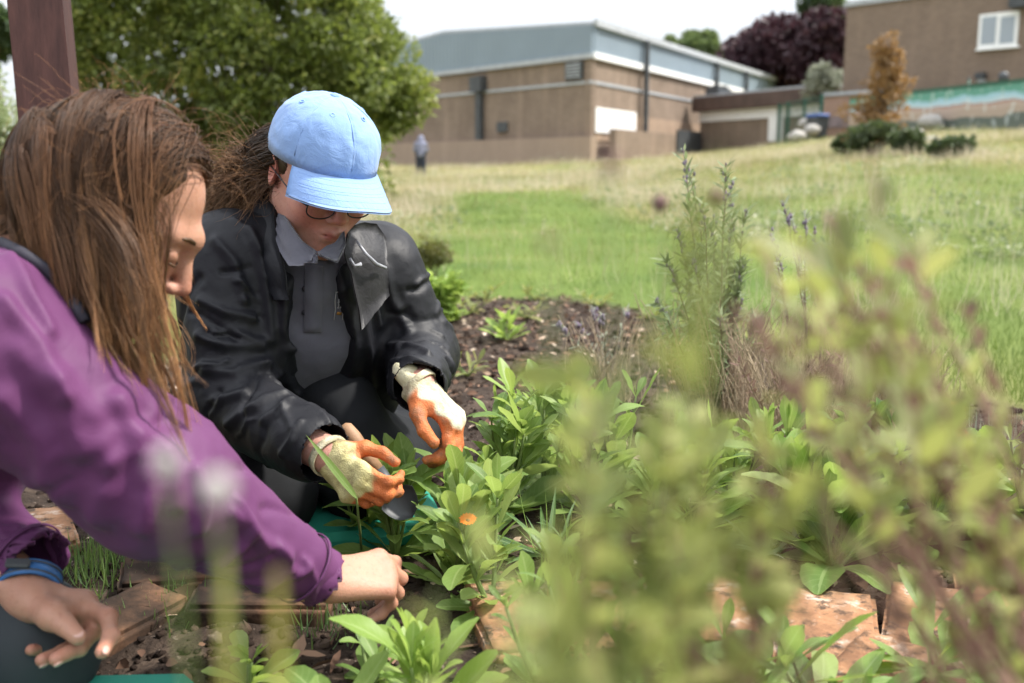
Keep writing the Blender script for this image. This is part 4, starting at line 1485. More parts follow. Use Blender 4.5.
ce_ = [c_ for c_ in ce_ if c_ is not None]
if len(ce_) > 2: MB().tube(ce_, [.0065] * len(ce_), 8).build('collar_edge', m_purple_in, jk1, True)
# stitched cuff seam on the reaching sleeve
def ring(c, ax, r, w, mat, name, parent, k=28, flat=None, th=.002):
    ax = norm(ax); a = norm(np.cross(ax, A([0, 0, 1.]) if abs(ax[2]) < .9 else A([1., 0, 0]))); b = np.cross(ax, a)
    an = np.linspace(0, 2 * PI, k + 1)
    V, Fq = [], []
    for t in an:
        rr = (a * math.cos(t) + b * math.sin(t) * (flat or 1))
        for (o, h) in ((0, -1), (th, -1), (th, 1), (0, 1)):
            V.append(A(c) + rr * (r + o) + ax * h * w / 2)
    for i in range(k):
        for j in range(4):
            Fq.append([i * 4 + j, i * 4 + (j + 1) % 4, i * 4 + 4 + (j + 1) % 4, i * 4 + 4 + j])
    return make_mesh(name, V, A(Fq), mat, parent, True)
ring(WR1 - wdir * .030, wdir, .0455, .004, m_purple, 'cuff_seam', jk1)
ring(cuffL - cd * .012, cd, .0475, .005, m_purple, 'cuff_seam', jk1)
# collar: a standing band with dark lining, open at the front
col = MB(); n_ = 30
ax = norm(U1 * .75 - F1 * .25)
ca = norm(R1 - ax * (R1 @ ax)); cb = np.cross(ax, ca)
if cb @ F1 < 0: cb = -cb
cc = NB1 - ax * .030 + F1 * .012
Vc = []
for i in range(n_):
    t = -PI / 2 + .35 + (2 * PI - .7) * i / (n_ - 1) + PI
    d = ca * math.cos(t) + cb * math.sin(t)
    lift = .022 + .004 * math.sin(t * 3)
    Vc += [cc + d * .074 - ax * .03, cc + d * .082 + ax * .01, cc + d * .084 + ax * lift * .8, cc + d * .080 + ax * lift, cc + d * .075 + ax * lift * .8, cc + d * .069 - ax * .03]
Fc = []
for i in range(n_ - 1):
    for j in range(5): Fc.append([i * 6 + j, i * 6 + j + 1, i * 6 + 7 + j, i * 6 + 6 + j])
idx_ = [0 if (k % 5) < 2 else 1 for k in range(len(Fc))]
make_mesh('collar', Vc, A(Fc), ([m_purple, m_purple_in], idx_), W1, True)

# --- leggings and shoes
S = SDF((-1.25, .70, -.02), (-.28, 1.75, .48), .006)
S.ell(PV1 - A([.02, 0, .02]), (.17, .19, .15), None, .04)
S.chain([PV1 + A([.02, .10, -.05]), KN1L + A([-.02, 0, .004]), A([-.95, 1.30, .07])], [.105, .077, .055], .03)
S.chain([PV1 + A([.02, -.10, -.05]), KN1R, A([-1.1, 1.08, .07])], [.105, .077, .055], .03)
V, F = S.mesh(2)
make_mesh('leggings', V + normals(V, F) * (.006 * (fbm(V, 14, 3, 2) - .5))[:, None], F, m_legging, W1, True)
for p in (A([-.97, 1.32, .05]), A([-1.12, 1.10, .05])):
    MB().sphere(p, (.12, .05, .05)).build('shoe', m_shoe, W1, True)

# --- watch on the left wrist
wa = norm(cuffL - WL1)
wc = WL1 + wa * .016
m_strap = plain_mat('blue_watch_strap', (.035, .13, .33), .45, .25, 40)
wt = empty('wristwatch', wc - A([0, 0, .03]), 0)
wt.parent = W1; wt.matrix_parent_inverse = parent_matrix(W1).inverted()
wt.matrix_parent_inverse = Matrix.Identity(4); wt.location = Vector(wc) - W1.location
ring(wc, wa, .0315, .020, m_strap, 'strap', wt, flat=.92, th=.004)
for k_ in (-.006, .006):
    ring(wc + wa * k_, wa, .0322, .0016, m_dkmetal, 'strap_edge', wt, flat=.92, th=.0045)
fd = norm(A([.35, -.7, .8]) - wa * (A([.35, -.7, .8]) @ wa)); sd2 = np.cross(wa, fd)
MB().box(wc + fd * .0355 - sd2 * .012, (.012, .026, .007), np.stack([wa, sd2, fd]).T, bevel=.002).build('buckle', m_dkmetal, wt)

# --- her hair
def scalp(n, c, R, rad, cond):
    out = []
    tot = 0
    while tot < n:
        d = rdir(n)
        l = d
        k = cond(l)
        out.append(l[k]); tot += k.sum()
    l = np.concatenate(out)[:n]
    return l, A(c) + (l * rad) @ R

m_hair1 = hair_mat('brown_hair', (.110, .058, .034), (.200, .104, .054), (.44, .235, .105))
sc_c = H1 + U1 * .024 - F1 * .010
sc_r = A([.079, .094, .094])
cond = lambda l: ((l[:, 0] > -.5) | (l[:, 1] < .0)) & (l[:, 2] > -.35 - .5 * (-l[:, 1])) & ((l[:, 1] < .60) | (l[:, 2] > .50 + .3 * (l[:, 1] - .6))) & (l[:, 1] < .87) & ~((np.abs(l[:, 0]) > .5) & (l[:, 1] > .35) & (l[:, 2] < .3))
N = 17000
l, roots = scalp(N, sc_c, hr1, sc_r, cond)
side = np.where(l[:, 0] > -.42 + .03 * rng.normal(size=N), 1., -1.)
d0 = R1[None] * (side * .8)[:, None] - F1[None] * (.25 + 1.0 * smooth(l[:, 1], .1, .8))[:, None]
nrm_ = norm((l / sc_r) @ hr1)
d0 = norm(d0 - nrm_ * (d0 * nrm_).sum(1, keepdims=True))
cl_c = roots[rng.integers(0, N, 330)]
cid = np.argmin(((roots[:, None] - cl_c[None]) ** 2).sum(-1), 1)
layer = rng.random(N) ** .7 * .010 + (rng.random(330) ** 2 * .012)[cid] + .013 * smooth(-l[:, 1], .25, .85) * (l[:, 2] < .3)
hl_off = np.abs(rng.normal(0, .022, N))
step_no = [0]
stick_n = (4 + 5 * smooth(l[:, 1], .0, .7))[:, None]
def coll1(p):
    rr = (sc_r + .002 + layer[:, None])
    l_ = (p - sc_c) @ hr1.T
    kk = np.linalg.norm(l_ / rr, axis=1, keepdims=True)
    nz = ((l_ / rr) @ hr1)[:, 2:3]
    step_no[0] += 1
    p = np.where((kk < 1) | ((kk < 1.3) & (nz > .02)) | ((kk < 1.5) & (step_no[0] < stick_n)), sc_c + (l_ / np.maximum(kk, 1e-6) * 1) @ hr1, p)
    p = push_cap(p, q1(0, -.02, -.06), NB1, .066, .085)
    lim = np.interp(p[:, 2], [.33, .40, .45, .50, .557, .60, .64], [-.338, -.332, -.334, -.366, -.380, -.372, -.345]) - hl_off
    over = (p[:, 0] > lim) & ((p - sc_c) @ R1 > -.01)
    p[:, 0] = np.where(over, lim + (p[:, 0] - lim) * .12, p[:, 0])
    return p
L = .50 + .05 * rng.normal(size=N) - .19 * smooth(-l[:, 1], .0, .6) - .22 * (side < 0)
L = L * np.where(rng.random(N) < .15, rng.uniform(.55, 1, N), 1)
pa_ = grow(roots, d0, L, 30, .17, coll1, cid, 330, .26, .022, .009, gdir=(.05, .02, -1), xpull=-.385)
vv = np.clip(.45 + .22 * rng.normal(size=330)[cid] + .16 * rng.normal(size=N), 0, 1)
stray = ((pa_[:, :, 0] > -.330) | ((pa_[:, :, 0] > -.358) & (pa_[:, :, 2] < .60) & (pa_[:, :, 2] > .49)) | ((pa_[:, :, 0] > -.372) & (pa_[:, :, 1] > 1.19) & (pa_[:, :, 2] < .60))).any(1)
stray |= ((pa_[:, :, 0] < -.485) & (pa_[:, :, 2] < .45)).any(1)
stray |= (pa_[:, :, 2].min(1) < .315)
stray |= ((pa_[:, :, 0] > -.405) & (pa_[:, :, 1] > 1.118) & (pa_[:, :, 2] < .585) & (pa_[:, :, 2] > .40)).any(1)
ok_ = ~stray
strands('hair', pa_[ok_], (.00032 + .00024 * rng.random(N))[ok_], m_hair1, W1, vv[ok_])
# short flyaway hairs lit over the crown
n2 = 300
l, roots = scalp(n2, sc_c, hr1, sc_r + .012, cond)
d0 = norm((l / sc_r) @ hr1 * .55 + rng.normal(0, .8, (n2, 3)))
pf = grow(roots, d0, rng.uniform(.02, .075, n2), 9, .12, lambda p: p, rng.integers(0, 60, n2), 60, 0, .25, .0)
strands('loose_hair', pf, np.full(n2, .00017), m_hair1, W1, np.full(n2, .95))
for e_ in (1, -1):
    MB().tube([q1(e_ * .009, .0945, .021), q1(e_ * .018, .0925, .0255), q1(e_ * .029, .0885, .0275), q1(e_ * .043, .079, .0245)], [.0030, .0034, .0030, .0014], 6).build('eyebrow', m_hair1, W1, True)
    MB().tube([q1(e_ * .020, .0905, -.004), q1(e_ * .031, .0925, -.0075), q1(e_ * .043, .087, -.005)], [.0012, .0016, .0012], 5).build('eyelashes', m_hair1, W1, True)
# closed under-layer so no scalp shows between the strands
S = SDF(sc_c - .2 - A([0, 0, .12]), sc_c + .17, .005)
S.ell(sc_c, sc_r + .001, hr1, .01)
S.cap(sc_c + R1 * .050 - F1 * .01 - U1 * .02, sc_c + R1 * .058 + A([.015, 0, -.15]), .040, .022, .02, flat=(R1, .5))
S.cap(sc_c - F1 * .045 - U1 * .03, NB1 - F1 * .01 + A([0, 0, .02]), .045, .045, .02)
S.half(sc_c + F1 * .052 + U1 * .02, norm(F1 - U1 * .45), .01)
V, F = S.mesh(1)
make_mesh('hair_underlayer', V, F, m_hair1, W1, True, np.tile(A([.15, 0, .15]), (len(V), 1)))

# ================================================================== the woman in the cap
yw, pt_ = math.radians(33), math.radians(29)
fh2 = A([math.sin(yw), -math.cos(yw), 0])
F2, U2, R2 = frame_from(fh2 * math.cos(pt_) - A([0, 0, math.sin(pt_)]), fh2 * math.sin(pt_) + A([0, 0, math.cos(pt_)]))
H2 = P(320, 170, 1.66)
hr2 = np.stack([R2, F2, U2])
NB2 = H2 - U2 * .10 - F2 * .075 + A([0, .03, -.02])
SR2 = P(222, 262, 1.70); SL2 = P(382, 270, 1.82)
EL2 = P(228, 402, 1.66); WR2 = P(330, 456, 1.50)
EL2b = P(420, 354, 1.87); WL2 = P(419, 386, 1.66)
PV2 = P(290, 400, 2.02); CH2 = P(304, 318, 1.80)
KN2R = P(262, 505, 1.72); KN2R[2] = .09
KN2L = P(372, 462, 1.80); KN2L[2] = .09
TH2 = P(306, 268, 1.665)        # throat
S = SDF((-.64, 1.38, .0), (-.02, 2.20, .86), .0028)
q2 = head_sdf(S, H2, F2, U2, R2, 1.0)
S.cap(q2(0, -.02, -.06), NB2, .058, .066, .025)
S.cap(q2(0, .03, -.09), TH2 + A([0, .075, -.01]), .040, .045, .02)
S.cap(SR2 + A([.02, .03, 0]), SL2 + A([-.02, .03, 0]), .044, .044, .03); S.cap((SR2 + SL2) / 2 + A([0, .03, 0]), CH2 + A([0, .02, 0]), .065, .085, .05); S.cap(CH2 + A([0, .02, 0]), PV2, .085, .10, .05)
S.chain([SR2, EL2, WR2], [.050, .040, .0275], .02)
S.chain([SL2, EL2b, WL2], [.050, .040, .0275], .02)
# hands inside the gloves
gl_l = dict(wrist=WL2, dr=A([.66, -.40, -.55]), back=A([.60, -.10, .74]), left=True, curls=[(44, 50, 30), (46, 52, 32), (48, 52, 32), (52, 50, 30)], thumb=[(.70, .60, -.40), (.92, .25, -.25), (.97, -.1, -.15)])
gl_r = dict(wrist=WR2, dr=A([.60, -.64, -.34]), back=A([-.62, -.72, .24]), left=False, curls=[(38, 60, 34), (44, 62, 36), (50, 62, 36), (54, 60, 36)], thumb=[(.62, .60, -.45), (.85, .25, -.45), (.92, -.1, -.35)])
hand_sdf(S, **gl_l, sc=.94, thick=.78); hand_sdf(S, **gl_r, sc=.84, thick=.74)
V, F = S.mesh(1)
W2 = empty('person', (PV2[0], PV2[1], 0), 0, 'woman in pale blue cap and black waterproof kneeling with gloved hands in the plants', 'person', 'gardeners')
make_mesh('body', V, F, m_skin2, W2, True, face_attr(V, q2, [(q2(0, .085, -.1), .02)]))

# --- gloves
def glove(args, name, label):
    w = args['wrist']
    S = SDF(w - .20, w + .20, .0028)
    J, ax_ = hand_sdf(S, **dict(args, thick=1.13 if args['left'] else 1.06, sc=.95 if args['left'] else .86))
    fd_ = norm(A(args['dr']))
    V, F = S.mesh(1)
    rel = (V - w)
    xx = rel @ ax_[0]; zz = rel @ ax_[2]; yy = rel @ ax_[1]
    # dipped palm and fingers: rubber below a wavy line and over the finger ends
    tips = np.full(len(V), 9.)
    for j in J:
        for a_, b_ in zip(j[1:-1], j[2:]):
            tips = np.minimum(tips, seg_dist(V, a_, b_)[0])
    thumb_d = np.minimum(seg_dist(V, J[4][1], J[4][2])[0], seg_dist(V, J[4][2], J[4][3])[0])
    m_ = smooth(-zz + .004 * np.sin(xx * 160) + (.006 if args['left'] else -.002), 0, .004) * smooth(xx, .005, .02)
    m_ = np.maximum(m_, 1 - smooth(tips, .013, .016))
    m_ = np.maximum(m_, 1 - smooth(thumb_d, .014, .018))
    V = V + normals(V, F) * (.006 * (fbm(V, 55, 3, 3) - .5))[:, None]
    return make_mesh(name, V, F, m_glove, W2, True, np.stack([m_, m_ * 0 + (0 if args['left'] else .55), m_ * 0], -1)), J, ax_
gm_ = NM('dipped_work_glove', (.6, .55, .35), .8, .3)
s = gm_.sep(gm_.attr('tsv').outputs['Vector'])
kn_ = gm_.n('TexVoronoi'); kn_.inputs['Scale'].default_value = 420
gm_.l(gm_.obj(), kn_.inputs['Vector'])
cream = gm_.ramp(gm_.noise(45, 4), [(.3, (.46, .42, .25)), (.7, (.60, .57, .42))])
cream = gm_.mix(s[1], cream, (.52, .45, .13))
orange = gm_.ramp(gm_.noise(40, 5), [(.25, (.34, .10, .035)), (.55, (.55, .16, .05)), (.8, (.64, .24, .10))])
dirt = gm_.ramp(gm_.noise(26, 6, .7), [(.50, (0, 0, 0)), (.68, (.75, .75, .75))])
gm_.color(gm_.mix(dirt, gm_.mix(s[0], cream, orange), (.13, .085, .05)))
gm_.rough(gm_.math('MULTIPLY_ADD', s[0], -.30, .88))
gm_.bump(gm_.math('ADD', kn_.outputs['Distance'], gm_.noise(150, 3)), .5, .0015)
m_glove = gm_.m
gl1, JL, axL = glove(gl_l, 'glove', '')
gl2, JR, axR = glove(gl_r, 'glove', '')
gl1['label'] = 'cream glove with orange dipped fingers pinching downwards'
gl2['label'] = 'cream yellow glove gripping the trowel near the soil'
for w, d, lab in ((WL2, gl_l['dr'], ''), (WR2, gl_r['dr'], '')):
    ring(w + norm(d) * .000, d, .0305, .012, m_glove, 'glove_cuff', gl1 if w is WL2 else gl2, th=.003)

# --- polo shirt
S = SDF((-.62, 1.38, .05), (-.05, 2.25, .66), .0042)
UC2 = (SR2 + SL2) / 2
def torso(S, g):
    S.cap(SR2 + A([.02, .03, .01]), SL2 + A([-.02, .03, .01]), .058 + g, .058 + g, .04)
    S.cap(UC2 + A([0, .0, -.02]), CH2 + A([0, 0, .0]), .090 + g, .108 + g, .05)
    S.cap(CH2, PV2 + A([.02, -.06, .02]), .108 + g, .125 + g, .05)
    S.cap(TH2 + A([-.01, .075, -.005]), NB2, .062 + g, .062 + g, .03)
torso(S, 0)
S.cap(TH2 + A([-.004, .040, -.035]), NB2 + A([0, 0, -.02]), .050, .060, .03)
S.cap(q2(0, -.0, -.10), TH2 + A([-.005, .060, .03]), .046, .046, .006, 'sub')
V, F = S.mesh(2)
V = V + normals(V, F) * (.008 * (fbm(V, 18, 3, 4) - .5))[:, None]
shirt = make_mesh('polo_shirt', V, F, m_shirt, W2, True)
sfs = Surf(V, F)

def strip_px(S, pxs, w, th, name, mat, parent, off=.001):
    """flat band laid along a surface through the given sight points"""
    P_, N_ = [], []
    for x, y in pxs:
        p, n = S.px(x, y)
        if p is None: continue
        P_.append(p); N_.append(n)
    P_ = A(P_); N_ = norm(A(N_)); d = norm(np.gradient(P_, axis=0)); s = norm(np.cross(d, N_))
    V = []
    for i in range(len(P_)):
        for a_, h in ((-1, off), (-1, off + th), (1, off + th), (1, off)):
            V.append(P_[i] + s[i] * a_ * w / 2 + N_[i] * h)
    Fq = []
    for i in range(len(P_) - 1):
        for j in range(4): Fq.append([i * 4 + j, i * 4 + (j + 1) % 4, i * 4 + 4 + (j + 1) % 4, i * 4 + 4 + j])
    n_ = len(P_)
    Fq += [[3, 2, 1, 0], [n_ * 4 - 4, n_ * 4 - 3, n_ * 4 - 2, n_ * 4 - 1]]
    return make_mesh(name, V, A(Fq), mat, parent, True)
strip_px(sfs, [(314 - .2 * (y - 268) / 10, y) for y in range(266, 338, 6)], .030, .0025, 'placket', m_shirt, shirt)
for y in (289, 312):
    p, n = sfs.px(305 - .02 * (y - 289), y)
    if p is not None:
        a_ = norm(np.cross(n, A([0, 0, 1.]))); b_ = np.cross(n, a_)
        MB().sphere(p + n * .003, (1, 1, 1), np.stack([a_ * .0052, b_ * .0052, n * .0022]).T, 12, 7).build('button', plain_mat('dark_button', (.02, .02, .025), .4), shirt, True)
# badge outline and letters on the chest
m_thread = plain_mat('silver_thread', (.45, .45, .47), .7)
for pl in ([(343, 292), (335.5, 292), (334.5, 300), (334.8, 310), (333.5, 320)], [(343, 292), (342.5, 303), (342, 320)]):
    strip_px(sfs, pl, .0013, .0008, 'badge_border', m_thread, shirt)
for pl in ([(338.2, 299), (338.2, 305), (337.5, 308.5), (336.8, 307.5)], [(337.2, 302.5), (339.3, 301.8)], [(341.2, 301), (339.8, 302.5), (341, 305), (339.8, 308), (338.9, 307.6)]):
    strip_px(sfs, pl, .0012, .0008, 'badge_letter', m_thread, shirt)
strip_px(sfs, [(336.5, 313), (338.5, 313.2), (341, 313.4)], .005, .0008, 'badge_bar', plain_mat('ochre_thread', (.35, .17, .04), .7), shirt)
# collar leaves
def flap(pts, name, mat, parent, off=.010, th=.003):
    """collar leaf over the shirt: rows of (x, y, depth)"""
    rows = len(pts); c_ = len(pts[0])
    G = A([[P(*p) for p in r] for r in pts])
    n = norm(np.cross(G[-1, 0] - G[0, 0], G[0, -1] - G[0, 0])); n = n * (1 if n @ (CAM - G[0, 0]) > 0 else -1)
    # refine by linear interpolation and round it
    def fine(G, k):
        r = []
        for i in np.linspace(0, G.shape[0] - 1, k):
            a_ = int(min(i, G.shape[0] - 2)); r.append(G[a_] * (1 - (i - a_)) + G[a_ + 1] * (i - a_))
        return np.stack(r)
    G = fine(G, 9); G = np.swapaxes(fine(np.swapaxes(G, 0, 1), 9), 0, 1)
    for _ in range(2):
        G[1:-1, 1:-1] = .5 * G[1:-1, 1:-1] + .125 * (G[:-2, 1:-1] + G[2:, 1:-1] + G[1:-1, :-2] + G[1:-1, 2:])
    G = G + .0015 * rng.normal(size=(9, 9, 1)) * n
    k = 81
    V = np.concatenate([G.reshape(-1, 3), G.reshape(-1, 3) - n * th])
    id_ = np.arange(81).reshape(9, 9)
    F = np.stack([id_[:-1, :-1], id_[:-1, 1:], id_[1:, 1:], id_[1:, :-1]], -1).reshape(-1, 4)
    b = np.concatenate([id_[0], id_[1:, -1], id_[-1, :-1][::-1], id_[1:-1, 0][::-1]])
    e = np.stack([b, np.roll(b, -1), np.roll(b, -1) + k, b + k], -1)
    return make_mesh(name, V, np.concatenate([F, F[:, ::-1] + k, e]), mat, parent, True)
flap([[(279, 208, 1.66), (292, 228, 1.61), (304, 243, 1.59), (316, 251, 1.585)],
      [(276, 224, 1.655), (288, 246, 1.60), (300, 256, 1.58), (313, 259, 1.575)],
      [(277, 244, 1.65), (288, 266, 1.59), (300, 266, 1.57), (309, 262, 1.57)]], 'collar', m_shirt, shirt)
flap([[(317, 251, 1.585), (326, 248, 1.59), (336, 241, 1.60), (344, 230, 1.63)],
      [(318, 254, 1.575), (328, 254, 1.58), (338, 250, 1.59), (345, 238, 1.62)],
      [(320, 255, 1.57), (330, 259, 1.575), (338, 261, 1.58), (345, 244, 1.61)]], 'collar', m_shirt, shirt)
flap([[(313, 255, 1.578), (318, 253, 1.575)], [(311, 263, 1.575), (316, 263, 1.57)]], 'collar_stand', m_shirt, shirt)

# --- waterproof jacket
S = SDF((-.68, 1.33, .03), (.02, 2.30, .68), .0042)
torso(S, .020)
S.cap(SR2, EL2, .082, .072, .04)
S.cap(EL2, WR2 - norm(WR2 - EL2) * .055, .072, .058, .03)
S.cap(SL2, EL2b, .078, .070, .04)
S.cap(EL2b, WL2 - norm(WL2 - EL2b) * .018, .070, .052, .03)
# folded cuff on the near arm
wd2 = norm(WR2 - EL2); ce = WR2 - wd2 * .040
S.cap(ce - wd2 * .032, ce - wd2 * .004, .060, .058, .004)
S.cap(ce - wd2 * .05, ce + wd2 * .08, .040, .046, .003, 'sub')
S.half(A([0, 0, -9.]), A([0, 0, -1.]))
wdl = norm(WL2 - EL2b); cel = WL2 - wdl * .0
S.cap(cel - wdl * .05, cel + wdl * .08, .038, .046, .003, 'sub')
# skirt of the jacket hanging over the thighs
S.cap(CH2 + A([-.08, .0, -.03]), P(238, 425, 1.86), .085, .085, .04)
S.cap(CH2 + A([.07, .03, -.03]), P(370, 395, 1.95), .075, .06, .04)
# front opening
S.chain([P(324, 245, 1.60), P(321, 270, 1.62), P(323, 330, 1.66), P(328, 398, 1.72)], [.046, .054, .060, .064], .008, 'sub', )
S.cap(P(306, 240, 1.62), P(330, 225, 1.62), .07, .07, .01, 'sub')
S.cap(q2(0, .0, -.09), TH2 + A([0, .05, .02]), .064, .066, .006, 'sub')
V, F = S.mesh(2)
Nn = normals(V, F); sf = Surf(V, F)
fl = [px_fold(sf, l, w, h) for l, w, h in [
    ([(200, 300), (225, 312), (255, 318)], .008, .008), ([(198, 335), (225, 345), (262, 346)], .009, .009), ([(205, 370), (235, 372), (268, 362)], .010, .009),
    ([(215, 400), (245, 392), (280, 375)], .009, .008), ([(225, 425), (255, 405), (285, 392)], .008, .008), ([(262, 420), (285, 405), (300, 395)], .007, .006),
    ([(215, 240), (235, 262), (245, 300)], .009, .008), ([(250, 230), (262, 262), (268, 300), (272, 340)], .009, .009), ([(235, 220), (260, 250)], .008, .006),
    ([(385, 270), (392, 300), (408, 330)], .009, .008), ([(372, 290), (380, 325), (398, 348)], .008, .008), ([(390, 345), (410, 345), (428, 352)], .007, .008),
    ([(392, 362), (412, 358), (432, 366)], .006, .007), ([(360, 300), (368, 345), (372, 390)], .009, .008), ([(285, 290), (284, 330), (296, 370)], .007, .008),
    ([(300, 420), (290, 440), (280, 455)], .005, .006), ([(308, 405), (322, 412), (330, 424)], .005, .005)]]
fl += limb_folds(SR2, EL2, .082, .072, 34, .006, .006, .05, 1.05, 6) + limb_folds(EL2, WR2, .072, .058, 26, .005, .005, -.05, .8, 7) + limb_folds(SL2, EL2b, .078, .070, 26, .006, .006, .1, 1., 8) + limb_folds(EL2b, WL2, .07, .05, 26, .005, .005, 0, .9, 9) + limb_folds(UC2, CH2, .115, .128, 26, .007, .006, -.2, 1.3, 10, 3.)
wr_ = (np.abs(fbm(V * A([1, 1, .7]), 24, 3, 5) - .5) - .12) * .007 + (fbm(V, 9, 2, 6) - .5) * .008
V = V + Nn * (folds(V, Nn, fl) - .003 - wr_)[:, None]
jk2 = make_mesh('jacket', V, F, m_black_rain, W2, True)
# collar leaf turned outwards on her left, with pale lining tape
m_tape = plain_mat('reflective_tape', (.30, .31, .34), .3, .3, 60)
flap([[(348, 228, 1.66), (362, 222, 1.70), (378, 224, 1.73), (386, 238, 1.74)],
      [(345, 250, 1.63), (358, 246, 1.65), (374, 248, 1.68), (388, 258, 1.71)],
      [(352, 276, 1.64), (364, 270, 1.655), (378, 268, 1.67), (389, 272, 1.70)],
      [(362, 330, 1.67), (370, 320, 1.68), (380, 308, 1.69), (388, 296, 1.71)]], 'collar', m_black_lining, jk2)
for pl in (((356, 240, 1.635), (366, 254, 1.64), (376, 264, 1.655), (386, 268, 1.68)), ((350, 258, 1.62), (354, 266, 1.622), (361, 264, 1.63))):
    G = [P(*p) for p in pl]
    MB().tube(G, [.0022, .003, .0035, .0025][:len(G)], 6).build('lining_tape', m_tape, jk2, True)
flap([[(238, 200, 1.80), (258, 196, 1.74), (274, 206, 1.69)], [(226, 222, 1.74), (250, 226, 1.68), (276, 236, 1.655)], [(240, 250, 1.69), (262, 262, 1.64), (283, 270, 1.61)], [(268, 300, 1.66), (280, 300, 1.635), (289, 300, 1.62)]], 'collar', m_black_rain, jk2)

# --- trousers, boots
S = SDF((-.75, 1.50, -.02), (-.02, 2.52, .42), .006)
S.ell(PV2, (.18, .16, .14), None, .04)
S.chain([PV2 + A([-.09, 0, -.03]), KN2R, A([-.55, 2.25, .07])], [.11, .085, .06], .03)
S.chain([PV2 + A([.09, 0, -.03]), KN2L, A([-.20, 2.32, .07])], [.11, .085, .06], .03)
S.cap(P(330, 395, 1.83), P(352, 430, 1.80), .075, .07, .03)
V, F = S.mesh(2)
V = V + normals(V, F) * (.014 * (fbm(V, 12, 3, 2) - .5))[:, None]
make_mesh('trousers', V, F, m_trouser, W2, True)
for p in (A([-.56, 2.34, .055]), A([-.20, 2.40, .055])):
    MB().sphere(p, (.055, .13, .055)).build('boot', m_shoe, W2, True)

# --- cap
yc, pc = math.radians(35), math.radians(21)
fc = A([math.sin(yc), -math.cos(yc), 0])
FC, UC, RC = frame_from(fc * math.cos(pc) - A([0, 0, math.sin(pc)]), fc * math.sin(pc) + A([0, 0, math.cos(pc)]))
rl = math.radians(-5)
UC, RC = UC * math.cos(rl) + RC * math.sin(rl), RC * math.cos(rl) - UC * math.sin(rl)
KC = H2 + U2 * .040 + F2 * .001
rc = A([.087, .107, .088])
def kp(x, y, z): return KC + RC * x + FC * y + UC * z
nu, nv = 120, 30
Vd = []
for j in range(nv + 1):
    th_ = j / nv * (PI / 2)
    for i in range(nu):
        ph = 2 * PI * i / nu
        cz = math.cos(th_); sr = math.sin(th_) ** .92
        # six panels: seams sit a touch low, panels puff; wrinkles
        seam = abs(((ph / (PI / 3)) % 1) - .5) * 2
        puff = 1 - .020 * smooth(A(seam), .86, 1.0) * min(1, th_ * 2)
        x, y, z = sr * math.sin(ph) * rc[0], sr * math.cos(ph) * rc[1], cz ** .92 * rc[2]
        Vd.append(kp(x * puff, y * puff, z * puff))
# turn-under at the rim
for i in range(nu):
    ph = 2 * PI * i / nu
    Vd.append(kp(math.sin(ph) * rc[0] * 1.0, math.cos(ph) * rc[1] * 1.0, -.016))
for i in range(nu):
    ph = 2 * PI * i / nu
    Vd.append(kp(math.sin(ph) * rc[0] * .95, math.cos(ph) * rc[1] * .95, -.014))
Vd = A(Vd)
Fd = []
for j in range(nv + 2):
    for i in range(nu):
        Fd.append([j * nu + i, (j + 1) * nu + i, (j + 1) * nu + (i + 1) % nu, j * nu + (i + 1) % nu])
Fd = A(Fd)
Nd = normals(Vd, Fd)
Vd = Vd + np.where((Nd * (Vd - KC)).sum(1, keepdims=True) > 0, Nd, -Nd) * ((fbm(Vd, 26, 3, 9) - .5) * .008 + (np.abs(fbm(Vd * A([1, 1, .4]), 55, 2, 4) - .5) - .2) * -.005)[:, None]
capo = make_mesh('cap', Vd, Fd, m_denimcap, W2, True)
Vb = []; nb_u, nb_t = 40, 12
for s_ in range(nb_u + 1):
    a_ = (s_ / nb_u * 2 - 1)
    ph = a_ * math.radians(60)
    bx, by = math.sin(ph) * rc[0] * 1.0, math.cos(ph) * rc[1] * 1.0
    ox = a_ * .089; oy = by * .55 + .050 + .076 * (1 - abs(a_) ** 3.6)
    for t_ in range(nb_t + 1):
        t = t_ / nb_t
        x = bx + (ox - bx) * t ** .9; y = by + (oy - by) * t
        zc = -.010 - .026 * (x / .1) ** 2 * (.35 + .65 * t) - .018 * t - .006 * t * t
        Vb.append(kp(x, y, zc))
nB = len(Vb)
Vb += [v - UC * .0030 for v in Vb]
id_ = np.arange(nB).reshape(nb_u + 1, nb_t + 1)
Fb = np.stack([id_[:-1, :-1], id_[:-1, 1:], id_[1:, 1:], id_[1:, :-1]], -1).reshape(-1, 4)
b_ = np.concatenate([id_[0], id_[1:, -1], id_[-1, :-1][::-1], id_[1:-1, 0][::-1]])
e_ = np.stack([b_, np.roll(b_, -1), np.roll(b_, -1) + nB, b_ + nB], -1)
brim = make_mesh('brim', Vb, np.concatenate([Fb, Fb[:, ::-1] + nB, e_]), m_denimcap, capo, True)
m_stitch = plain_mat('pale_blue_thread', (.22, .36, .66), .8)
for off in (.18, .32, .46, .60, .74, .88):
    ln = [A(Vb[int(s_ * (nb_t + 1) + round(off * nb_t))]) + UC * .0001 for s_ in range(2, nb_u - 1)]
    MB().tube(ln, [.0003] * len(ln), 4).build('stitching', m_stitch, brim, True)
MB().sphere(kp(0, 0, rc[2] + .001), (1, 1, 1), np.stack([RC * .0085, FC * .0085, UC * .005]).T).build('cap_button', m_denimcap, capo, True)
for ph in (30, 90, -30, -90, 150, -150):
    th_ = math.radians(36); p_ = math.radians(ph)
    c_ = kp(math.sin(th_) ** .92 * math.sin(p_) * rc[0], math.sin(th_) ** .92 * math.cos(p_) * rc[1], math.cos(th_) ** .92 * rc[2])
    nn = norm(c_ - KC)
    ring(c_ + nn * .001, nn, .0026, .002, m_stitch, 'eyelet', capo, 10, th=.0018)
